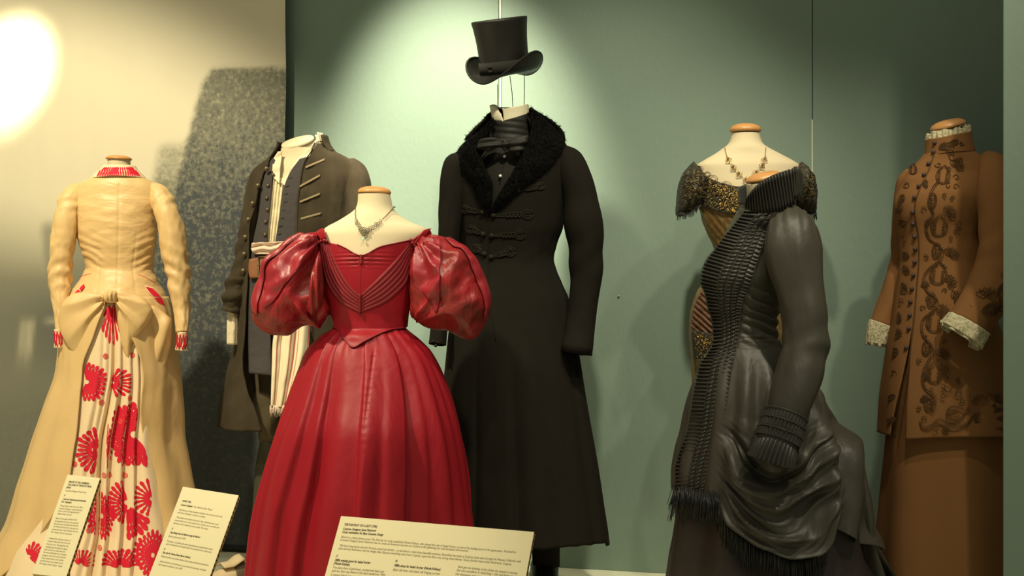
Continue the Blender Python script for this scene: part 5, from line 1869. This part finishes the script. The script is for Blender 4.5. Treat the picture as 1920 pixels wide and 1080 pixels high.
# ------------------------------------------------------------------ brown embroidered walking suit
def make_brown():
    D = 4.65
    X = (1775 - 960) * D / F
    rows = [(246, 1743, 1815, 0.95), (262, 1742, 1818, 0.95), (284, 1741, 1822, 0.92), (292, 1736, 1832, 0.80), (301, 1728, 1850, 0.64), (313, 1716, 1868, 0.56), (325, 1706, 1878, 0.54), (340, 1697, 1882, 0.60), (371, 1684, 1868, 0.72), (392, 1681, 1852, 0.76),
            (408, 1682, 1845, 0.76), (428, 1687, 1838, 0.76), (455, 1691, 1833, 0.76), (485, 1692, 1832, 0.78), (520, 1688, 1838, 0.80), (559, 1682, 1850, 0.82), (600, 1675, 1862, 0.84), (644, 1669, 1875, 0.85), (733, 1662, 1890, 0.85),
            (818, 1659, 1902, 0.85), (930, 1650, 1910, 0.85), (1027, 1641, 1914, 0.85), (1160, 1630, 1920, 0.85)]

    def fold(th, z):
        x = 960 + F * (X + .12 * sin(th)) / (D - .1)
        return 0.0025 * nz(th * 3, z * 7) + 0.006 * sin(th * 5) * smooth(b0.z(520), b0.z(820), z) + 0.004 * sin(z * 42 + th * 6) * exp(-((th - 0.95) / .22) ** 2) * smooth(b0.z(500), b0.z(440), z) * smooth(b0.z(360), b0.z(400), z)
    b0 = Prof(D, rows)
    b = Prof(D, rows, 2.0, fold)
    form = thing('dress_form', 'dress form with a slanted wooden cap inside the brown embroidered jacket', 'mannequin', (X, D, 0))
    Limb([(1780, 320, D, 33), (1779, 280, D, 33), (1778, 246, D, 33)]).build('neck', 'form', form, nt=14, n=36)
    neck_cap(form, None, D, 1745, 1812, 240, 224, radians(-14), 0.95, 'wood', 0.1)
    stand(form, D, 1780, 0, 0.9)
    sk = thing('walking_skirt', 'plain russet brown wool skirt below the embroidered jacket', 'skirt', (X, D, 0))
    skp = Prof(D, rows, 2.0, lambda th, z: -0.010 + 0.009 * sin(th * 6 + 0.8) * smooth(b0.z(700), b0.z(1000), z))
    shell('skirt_body', skp, 'brown_wool', sk, 0.006, b0.z(500), nth=160, nz_=70, off=0.0, thick=0.003)

    j = thing('jacket', 'long russet brown jacket covered in dark scrolling braid embroidery beside the green pier', 'jacket', (X, D, 0.55))
    ev = [(1752, 288), (1740, 322), (1727, 348), (1717, 378), (1716, 405), (1722, 440), (1723, 490), (1719, 540), (1715, 590), (1709, 640), (1698, 715), (1687, 775), (1679, 821)]
    e2 = [(1752, 288), (1740, 322), (1727, 348), (1717, 378), (1716, 405), (1722, 440), (1723, 490), (1719, 540), (1715, 590), (1711, 640), (1709, 715), (1708, 775), (1707, 823)]
    zb, zt = b0.z(815), b0.z(284)
    t1, t2 = thfun(b0, ev, zb, zt), thfun(b0, e2, zb, zt)
    hemz = zfun(b0, [(1660, 813), (1679, 822), (1707, 823), (1760, 820), (1840, 818), (1898, 818)], 808, 812)
    shell('jacket_body', b, 'brown_wool', j, hemz, zt, th0=t2, th1=lambda t: t1(t) + 2 * pi, nth=240, nz_=140, off=lambda th, z: 0.006 + 0.014 * smooth(b0.z(600), b0.z(815), z), thick=0.004)
    # stand collar
    cp = Prof(D, [(230, 1742, 1812, 0.95), (262, 1742, 1817, 0.95), (290, 1740, 1823, 0.93)])
    cl = zfun(cp, [(1742, 292), (1752, 292), (1780, 286), (1822, 284)], 290, 282)
    ch = zfun(cp, [(1742, 262), (1760, 259), (1790, 252), (1816, 245)], 262, 244)
    jc = shell('stand_collar', cp, 'brown_wool', j, cl, ch, nth=90, nz_=18, off=0.008, thick=0.003)
    rz = zfun(cp, [(1742, 252), (1760, 246), (1790, 241), (1815, 234)], 252, 233)
    bl = thing('lace_blouse', 'cream lace edging of a blouse at the collar of the brown jacket', 'blouse', (X, D, 1.5))
    shell('neck_lace', cp, 'lace', bl, lambda th: ch(th) - 0.004, lambda th: rz(th) + 0.003 * sin(th * 11), nth=150, nz_=10, off=lambda th, z: 0.004 + 0.0035 * sin(th * 23) + 0.002 * nz(th * 20, z * 90), thick=0.004)
    OO = lambda y: 0.0105 + 0.014 * smooth(600, 815, y)
    # front edge and buttons
    mb = MB()
    mb.tube([b0.on(q[0], q[1], OO(q[1]) + .0005) for q in resample(ev, 90)], 0.0016, 5)
    mb.build('front_edge', 'embroid', j)
    for x, y in ((1752, 268), (1750, 285), (1741, 307), (1732.5, 327.6), (1722.7, 348.8), (1714.6, 370), (1710.5, 398), (1711.7, 420), (1714.6, 444), (1715.8, 467), (1715, 491.5), (1712.5, 516), (1709.7, 541.6), (1707, 566), (1705.5, 591), (1704, 616), (1699, 652)):
        mb = MB()
        mb.ball(b0.on(x, y, OO(y) + 0.002), 0.0072, 12, 7, 1, .8, 1)
        mb.build('button', 'button', j)

    # soutache scrollwork
    def rot(pts, cx, cy, s, a, flip):
        return [(cx + s * (x * flip * cos(a) - y * sin(a)), cy + s * (x * flip * sin(a) + y * cos(a))) for x, y in pts]

    spiral = [((0.9 - 0.075 * k) * cos(k * .62), (0.9 - 0.075 * k) * sin(k * .62)) for k in range(11)]
    pear = [(0, -1.35), (.45, -1.0), (.78, -.45), (.85, .1), (.6, .65), (0.1, .9), (-.5, .75), (-.82, .2), (-.75, -.4), (-.4, -.9), (-.1, -1.2)]
    leaf = [(0, 0), (.35, -.3), (.95, 0), (.35, .3), (0, 0)]

    def put(mb, surf, pts, cx, cy, s, a, flip, off, r=0.00125):
        cord(mb, surf, rot(pts, cx, cy, s, a, flip), r, off, n=max(6, int(len(pts) * 2.2)), sides=4)

    def paisley(mb, surf, cx, cy, s, a, flip, off):
        put(mb, surf, pear, cx, cy, s, a, flip, off)
        put(mb, surf, [(x * .84, y * .84) for x, y in pear], cx, cy, s, a, flip, off, 0.0010)
        for yy in (-.45, -.12, .2, .48):
            for xx in (-.32, .32):
                q = rot([(xx, yy)], cx, cy, s, a, flip)[0]
                put(mb, surf, leaf, q[0], q[1], s * .36, a + (0.7 if xx > 0 else 2.4), flip, off, 0.0009)

    def spray(mb, surf, cx, cy, s, a, flip, off):
        for k in range(6):
            put(mb, surf, leaf, cx, cy, s, a - 1.3 + .52 * k, flip, off, 0.0011)
            pass

    def vine(surf, items, off, parent):
        off_ = off
        for kind, cx, cy, s, a, flip in items:
            mb = MB()
            off = off_(cy) if callable(off_) else off_
            if kind == 'p':
                paisley(mb, surf, cx, cy, s, a, flip, off)
            elif kind == 's':
                put(mb, surf, spiral, cx, cy, s, a, flip, off)
            elif kind == 'f':
                spray(mb, surf, cx, cy, s, a, flip, off)
            elif kind == 'o':
                put(mb, surf, [(.55 * cos(t), sin(t)) for t in [2 * pi * k / 12 for k in range(13)]], cx, cy, s, a, flip, off)
                put(mb, surf, [(.4 * cos(t), .8 * sin(t)) for t in [2 * pi * k / 12 for k in range(13)]], cx, cy, s, a, flip, off, .0012)
                for yy in (-.45, 0, .4):
                    put(mb, surf, [(x * .32, y * .32 + yy) for x, y in spiral[:8]], cx, cy, s, a, flip, off, .0012)
            mb.build({'p': 'paisley_braid', 's': 'spiral_braid', 'f': 'spray_braid', 'o': 'oval_braid'}[kind], 'embroid', parent)
    O = lambda y: OO(y) + 0.001
    items = []
    for x, y in ((1764, 330), (1757, 425), (1755, 516), (1748, 606), (1748, 700)):
        items.append(('p', x + 4, y, 19 if y != 330 else 16, .12, 1))
    for x, y in ((1748, 376), (1756, 470), (1746, 562), (1737, 652), (1741, 755)):
        items.append(('o', x, y, 15, 0.1, 1))
    for x, y in ((1731, 392), (1736, 483), (1729, 578), (1723, 678), (1723, 768), (1756, 802), (1759, 308), (1793, 333), (1796, 420), (1793, 432), (1792, 350), (1779, 348), (1776, 692), (1776, 706), (1784, 531)):
        items.append(('s', x, y, 7, x * .1, 1 if int(y) % 2 else -1))
    for x, y, a in ((1792, 312, -.9), (1778, 400, -.7), (1782, 478, -1.0), (1778, 530, -.4), (1765, 585, -.6), (1790, 560, -.5), (1766, 668, -1.1), (1774, 282, -1.0)):
        items.append(('f', x, y, 17, a, 1))
    for k, (x, y) in enumerate(((1738, 345), (1772, 365), (1786, 372), (1742, 418), (1782, 446), (1770, 498), (1735, 535), (1772, 545), (1738, 560), (1768, 610), (1735, 630), (1772, 640), (1732, 705), (1768, 725), (1745, 730), (1730, 745), (1815, 770), (1812, 800), (1860, 760), (1855, 740), (1806, 752), (1775, 800), (1800, 300), (1778, 318))):
        items.append(('s' if k % 3 else 'f', x, y, 6 if k % 3 else 9, k * 1.3, 1 if k % 2 else -1))
    items += [('s', 1786, 292, 11, .5, 1), ('o', 1788, 268, 10, 1.0, 1), ('o', 1768, 274, 9, .9, 1), ('s', 1803, 268, 6, 0, 1)]
    # along the hem
    items += [('p', 1790, 775, 17, 1.35, 1), ('s', 1776, 728, 9, 0, 1), ('s', 1800, 735, 12, 1, 1), ('s', 1797, 715, 6, 2, -1), ('o', 1838, 783, 13, .9, 1), ('f', 1838, 756, 17, -1.57, 1), ('p', 1876, 775, 15, 1.2, 1), ('s', 1851, 800, 7, 1, 1), ('f', 1872, 752, 15, -1.5, 1), ('s', 1768, 741, 6, 0, 1), ('s', 1734, 785, 8, 2, 1)]
    vine(b0, items, O, j)
    mb = MB()
    stem = [(1758, 340), (1748, 352), (1741, 372), (1745, 392), (1748, 402), (1738, 415), (1735, 430), (1742, 448), (1757, 458), (1766, 472), (1760, 488), (1744, 500), (1732, 515), (1731, 532), (1740, 548), (1753, 558), (1755, 572), (1744, 585), (1730, 598), (1726, 612), (1730, 630), (1744, 645), (1746, 662), (1738, 678), (1730, 695), (1728, 712), (1734, 728), (1748, 738), (1752, 755), (1745, 772)]
    for dx, dy, rr in ((0, 0, .0014), (3.5, 1, .0013)):
        mb.tube([b0.on(q[0] + dx, q[1] + dy, O(q[1])) for q in resample(stem, 190)], rr, 4)
    hemst = [(1724, 790), (1730, 800), (1745, 797), (1762, 785), (1780, 796), (1800, 798), (1815, 790), (1828, 776), (1845, 772), (1852, 785), (1862, 800), (1880, 802)]
    for dx, dy, rr in ((0, 0, .0014), (0, 3.5, .0013)):
        mb.tube([b0.on(q[0] + dx, q[1] + dy, O(q[1])) for q in resample(hemst, 80)], rr, 4)
    mb.build('stem_braid', 'embroid', j)
    # mirrored strip on the far side of the front
    items = []
    for k, (x, y) in enumerate(((1712, 318), (1700, 345), (1690, 372), (1686, 395), (1689, 420), (1694, 450), (1696, 478), (1695, 508), (1692, 538), (1688, 566), (1685, 595), (1680, 625), (1677, 660), (1674, 700), (1671, 745), (1669, 785))):
        items.append((('p', 's', 'o', 'f')[k % 4], x, y, 9 if k % 4 != 3 else 12, .3 * k, -1))
    vine(b0, items, O, j)

    # sleeves
    def sf(s):
        return lambda t, phi: 0.004 * nz(t * 6, phi * 1.3, s) + 0.002 * sin(t * 40 + phi * 2) * exp(-((t - .55) / .15) ** 2)
    S = Limb([(1850, 296, 4.62, 16), (1862, 312, 4.58, 28), (1869, 336, 4.55, 37), (1875, 372, 4.53, 42), (1879, 412, 4.52, 43), (1880, 450, 4.51, 44), (1877, 485, 4.50, 45), (1867, 520, 4.49, 45), (1850, 556, 4.47, 43), (1832, 585, 4.46, 41), (1813, 613, 4.45, 40)], sf(1))
    s1 = S.build('sleeve', 'brown_wool', j, nt=90, n=56, cap1=True)
    items = [('o', 1842, 584, 20, 1.1, 1), ('s', 1838, 582, 11, .5, 1), ('s', 1852, 590, 8, 2.5, -1), ('f', 1832, 562, 18, -1.4, 1), ('p', 1862, 555, 14, .4, 1), ('f', 1868, 535, 16, -1.2, 1), ('s', 1872, 510, 8, 0, 1), ('f', 1874, 500, 12, -1.5, 1), ('s', 1806, 575, 6, 1, 1), ('s', 1862, 580, 7, 1, 1)]
    vine(S, items, 0.003, s1)
    S2 = Limb([(1712, 322, 4.70, 14), (1702, 345, 4.71, 22), (1698, 390, 4.72, 23), (1697, 440, 4.73, 24), (1694, 490, 4.73, 25), (1683, 535, 4.72, 26), (1668, 575, 4.71, 25), (1654, 612, 4.70, 24)], sf(4))
    s2 = S2.build('sleeve', 'brown_wool', j, nt=70, n=48, cap1=True)
    for par, L, am in ((s1, [(1819, 604, 4.45, 40), (1811, 617, 4.45, 41), (1802, 630, 4.45, 42)], 1), (s2, [(1657, 604, 4.70, 24), (1650, 624, 4.70, 22), (1647, 645, 4.70, 20)], 1)):
        lf = Limb(L, lambda t, phi: 0.004 * sin(phi * 9) * t + 0.003 * nz(phi * 6, t * 4))
        lf.build('lace_cuff', 'lace', bl, t0=0.1, nt=14, n=90, cap0=False, off=0.002, thick=0.004)
        lf2 = Limb([(p[0] - 3, p[1] + 4, p[2], p[3] * .94) for p in L], lambda t, phi: 0.004 * sin(phi * 8 + 1) * t)
        lf2.build('lace_cuff', 'lace', bl, t0=0.2, nt=14, n=90, cap0=False, off=0.0, thick=0.004)


make_brown()


# ------------------------------------------------------------------ text boards
def board_axes(y, p, r):
    u = Vector((1, 0, 0))
    v = Vector((0, -sin(p), -cos(p)))
    u2 = u * cos(r) + v * sin(r)
    v2 = -u * sin(r) + v * cos(r)
    R = Matrix.Rotation(y, 3, 'Z')
    return R @ u2, R @ v2


def make_board(label, TL, D0, yaw, pitch, roll, w, h, lines, edge_holes=True):
    o = P(TL[0], TL[1], D0)
    u, v = board_axes(yaw, pitch, roll)
    n = v.cross(u).normalized()
    TH = 0.013
    root = thing('text_board', label, 'sign', (o.x + u.x * w / 2, o.y + v.y * h / 2, 0))

    def at(a, b_, d):
        return o + u * a + v * b_ + n * d

    def slab(name, mat, a0, a1, b0, b1, d0, d1, par):
        mb = MB()
        mb.hexa([at(a0, b0, d0), at(a1, b0, d0), at(a1, b1, d0), at(a0, b1, d0), at(a0, b0, d1), at(a1, b0, d1), at(a1, b1, d1), at(a0, b1, d1)])
        return mb.build(name, mat, par, flat=True)
    slab('face_card', 'card', 0, w, 0, h, -0.0016, 0, root)
    co = slab('board_core', 'core', 0.0005, w - 0.0008, 0.0005, h - 0.0005, -TH, -0.0017, root)
    slab('backing_card', 'core', 0, w + 0.0008, 0, h, -TH - 0.0016, -TH - 0.0001, root)
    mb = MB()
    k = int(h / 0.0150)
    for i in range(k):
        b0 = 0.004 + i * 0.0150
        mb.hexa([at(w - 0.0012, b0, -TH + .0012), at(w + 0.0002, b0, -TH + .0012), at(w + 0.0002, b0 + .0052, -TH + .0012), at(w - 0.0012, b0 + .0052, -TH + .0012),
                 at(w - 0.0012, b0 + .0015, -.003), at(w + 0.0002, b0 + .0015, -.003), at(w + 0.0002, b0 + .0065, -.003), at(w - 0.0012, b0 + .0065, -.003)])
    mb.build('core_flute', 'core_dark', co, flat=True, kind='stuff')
    # post behind the board down to the floor
    c = at(w * .5, h * .6, -TH - 0.002)
    mb = MB()
    mb.tube([Vector((c.x, c.y + 0.015, 0.02)), Vector((c.x, c.y + 0.015, c.z))], 0.011, 12)
    mb.build('post', 'pole', root)
    mb = MB()
    mb.box((c.x - .10, c.y - .06, 0), (c.x + .10, c.y + .09, 0.018))
    mb.build('foot_plate', 'pole', root, flat=True, bevel=.003)

    def uv_of(px, py):
        d = P(px, py, 1.0) - Vector((0, 0, CZ))
        q = o + n * 0.0004
        t = n.dot(q - Vector((0, 0, CZ))) / n.dot(d)
        r = Vector((0, 0, CZ)) + d * t - o
        return r.dot(u), r.dot(v)
    for txt, x0, y0, x1, y1, size, bold in lines:
        a0, b0 = uv_of(x0, y0)
        a1, b1 = uv_of(x1, y1)
        cu = bpy.data.curves.new('text_line', 'FONT')
        cu.body = txt
        cu.size = 1.0
        cu.resolution_u = 2
        cu.shear = 0.22
        cu.offset = 0.022 if bold else 0.0
        tmp = bpy.data.objects.new('text_line', cu)
        me = bpy.data.meshes.new_from_object(tmp)
        bpy.data.objects.remove(tmp)
        xs = [q.co.x for q in me.vertices]
        if not xs:
            continue
        lo, hi = min(xs), max(xs)
        L = sqrt((a1 - a0) ** 2 + (b1 - b0) ** 2)
        sx = L / (hi - lo)
        _, bt = uv_of(x0, y0 + size)
        sy = abs(bt - b0) / 0.70
        e1 = Vector(((a1 - a0) / L, (b1 - b0) / L))
        mb = MB()
        mb.v = [at(a0 + e1.x * (q.co.x - lo) * sx, b0 + e1.y * (q.co.x - lo) * sx - (q.co.y - 0.28) * sy, 0.0004) for q in me.vertices]
        mb.f = [tuple(p.vertices) for p in me.polygons]
        bpy.data.meshes.remove(me)
        mb.build('text_line', 'ink' if bold else 'ink_light', root, flat=True)


T3 = [("THE PORTRAIT OF A LADY (1996)", 645.7, 983.6, 707, 987.6, 4.6, 1), ("Costume Designer: Janet Patterson", 643, 991.6, 705, 995, 4.4, 1), ("Oscar nomination for Best Costume Design", 642, 997.5, 718.6, 1003, 4.4, 1),
      ("Based on a Henry James novel, The Portrait of a Lady established Nicole Kidman, who played the role of Isabel Archer, as one of the leading actors of her generation. The brief for", 640, 1006.5, 968, 1035.7, 4.4, 0),
      ("Costume Designer Janet Patterson was to create an American heroine out of place in the \u2018glittering but cold European environment\u2019.", 638, 1012, 879, 1033, 4.4, 0),
      ("\u2018We had a long lead in time for Portrait, around six months \u2013 so had time to create these beautiful costumes. Everything was made at Cosprop. Janet went through the Museum Collection with", 636.6, 1022.5, 976.6, 1053, 4.6, 0),
      ("John and was meticulous with her design ideas. Because everything came from Cosprop, it gave the film a very strong visual identity.\u2019 Nancy Arnold, Head of the Workroom, Cosprop", 634.5, 1028, 958.6, 1058, 4.6, 0),
      ("17", 630, 1042.7, 633.5, 1043, 4.2, 1), ("1880s evening gown for Isabel Archer", 628, 1050, 695, 1055.5, 4.8, 1), ("(Nicole Kidman)", 626, 1056, 655.8, 1059, 4.8, 1),
      ("Two piece dress of gold lam\u00e9, overlaid with black and", 624, 1063.5, 719.7, 1072, 4.8, 0), ("gold net. Short cap sleeves of the black beaded net. With", 622, 1070, 722, 1078, 4.8, 0), ("a square black net overskirt and train", 620, 1077, 700, 1084, 4.8, 0),
      ("18", 741, 1052, 745, 1052.4, 4.4, 1), ("1880s dress for Isabel Archer (Nicole Kidman)", 739, 1060, 826, 1068, 4.8, 1), ("Black silk dress with black silk fringing on hem", 737, 1068, 824.6, 1076, 4.8, 0),
      ("\u2018Janet gave me drawings of the clothes she wanted to recreate,", 858.5, 1062.5, 970.6, 1075, 4.8, 0), ("she was excellent at sketching \u2013 she had been an art", 856, 1069, 970, 1081, 4.8, 0), ("the drawings were in pencil and on brown paper.\u2019", 854, 1076, 966, 1088, 4.8, 0)]
T2 = [("ANNE (1996)", 341.7, 939, 358, 941.7, 3.6, 1), ("Costume Designer:", 339, 946.3, 361.5, 949.7, 3.6, 1), ("Ann Hall and Alex Mason", 363, 950, 398, 956, 3.6, 0), ("Silk dresses of the Aesthetic fashion were worn at the time", 335.7, 955.5, 417, 969, 3.6, 0),
      ("and were thought to show a modern", 333.3, 960.5, 385, 969.5, 3.6, 0), ("The patterned cotton kimono in the collection was used", 331, 969.5, 409.5, 983.5, 3.6, 0), ("patterned out to the bustle trim. It then was cut with and", 328, 975, 411, 989.5, 3.6, 0), ("because of its similarity and as well. The dress", 325.5, 980.5, 390, 992, 3.6, 0),
      ("15", 322, 991, 324.5, 991.4, 3.4, 1), ("Day visiting dress for Beatrice using the \u2018kimono\u2019", 319.5, 998, 375.7, 1007.5, 3.8, 1), ("By the early period of 1876", 316.3, 1005, 347.5, 1010.5, 3.8, 0), ("The dress is of yellow silk, with chrysanthemum printed bustle cotton", 313, 1014.3, 398.5, 1030, 3.8, 0),
      ("and is trimmed to the bustle with the loose knot bow in the same", 311.5, 1019.5, 396.5, 1035.5, 3.8, 0), ("16", 307.5, 1029, 310, 1029.4, 3.6, 1), ("Day suit for Emma (Anna Maria Holmes)", 304.8, 1035.5, 357, 1045.5, 3.8, 1), ("Tailored jacket and embroidered coat made and fastened with lace", 302, 1042.5, 391, 1060, 3.8, 0),
      ("Jacket and skirt are of brown wool, cut in a close fit at the waist, with braid", 299.5, 1052, 386, 1069.5, 3.8, 0), ("and repeat in places, lace cuffs", 297, 1058, 342, 1066.5, 3.8, 0)]
T1 = [("PIRATES OF THE CARIBBEAN:", 129, 903.5, 167.5, 907, 3.6, 1), ("THE CURSE OF THE BLACK PEARL", 127, 908.6, 171.7, 912.8, 3.6, 1), ("(2003)", 124.4, 913.7, 132.8, 914.5, 3.4, 1), ("Costume Designer: Penny Rose", 122.6, 919.7, 162, 923.4, 3.6, 0), ("14", 120, 928.7, 122.5, 929, 3.2, 1),
      ("Coat and waistcoat and breeches", 118, 935.5, 161.5, 939.6, 3.6, 1), ("for Captain", 115.5, 940.5, 134, 942.5, 3.6, 1)]
for txt, a, b_, c_, d_ in (("Penny Rose, who was the film\u2019s", 113, 948, 156, 951.7), ("costume designer, dressed all the", 111, 953, 154, 957), ("crew in worn and aged period", 108.7, 957.7, 148.5, 961.4), ("clothes of linen and wool", 107.8, 962.8, 134, 965.6),
                           ("Made for the stage, the linen shirt", 104, 971.6, 144, 975), ("the waistcoat and coat, the sash and", 102.7, 976.7, 147, 981), ("the belt were all dyed and washed", 101, 981.8, 146.6, 986), ("and then torn by hand for the look of a", 100, 986.5, 146.6, 992), ("seasoned sailor who lived by the sea", 97.5, 992, 145.6, 997), ("for many hard seasons", 95.6, 997, 135, 1001.8),
                           ("I wanted the clothes to look as if", 92, 1009, 132.7, 1013.8), ("he slept in them, they were never new", 89.6, 1014.2, 131.3, 1018.9), ("from the start. We aged them by", 87.3, 1019.8, 128.5, 1024.4), ("washing and sanding the fabric", 85.5, 1024.9, 126.7, 1030), ("and we tried on many hats and", 83, 1030, 122, 1034.6), ("the one he liked best was of leather", 81.3, 1035, 124.8, 1040.6),
                           ("going on with the coat of brown", 79.4, 1040.6, 123.4, 1045.7), ("wool, slate linen and sashes", 77.6, 1045.7, 119.3, 1050.8), ("and the shoes were made to last", 75.3, 1050.8, 118.3, 1056.4), ("through many days\u2019 wear", 73.9, 1056, 117.4, 1062)):
    T1.append((txt, a, b_, c_, d_, 3.5, 0))
make_board('narrowest cream text board, far left, leaning before the tan bustle gown', (126.8, 889.6), 4.3, -0.015, 0.6493, 0.1227, 0.0977, 0.318, T1)
make_board('middle-sized cream text board between the tan gown and the red skirt', (343, 912.5), 4.2, -0.0767, 0.6522, 0.1552, 0.1672, 0.30, T2)
make_board('widest cream text board in front of the red gown and black overcoat', (639.5, 967.5), 3.9, -0.1956, 0.6553, 0.0545, 0.521, 0.30, T3)
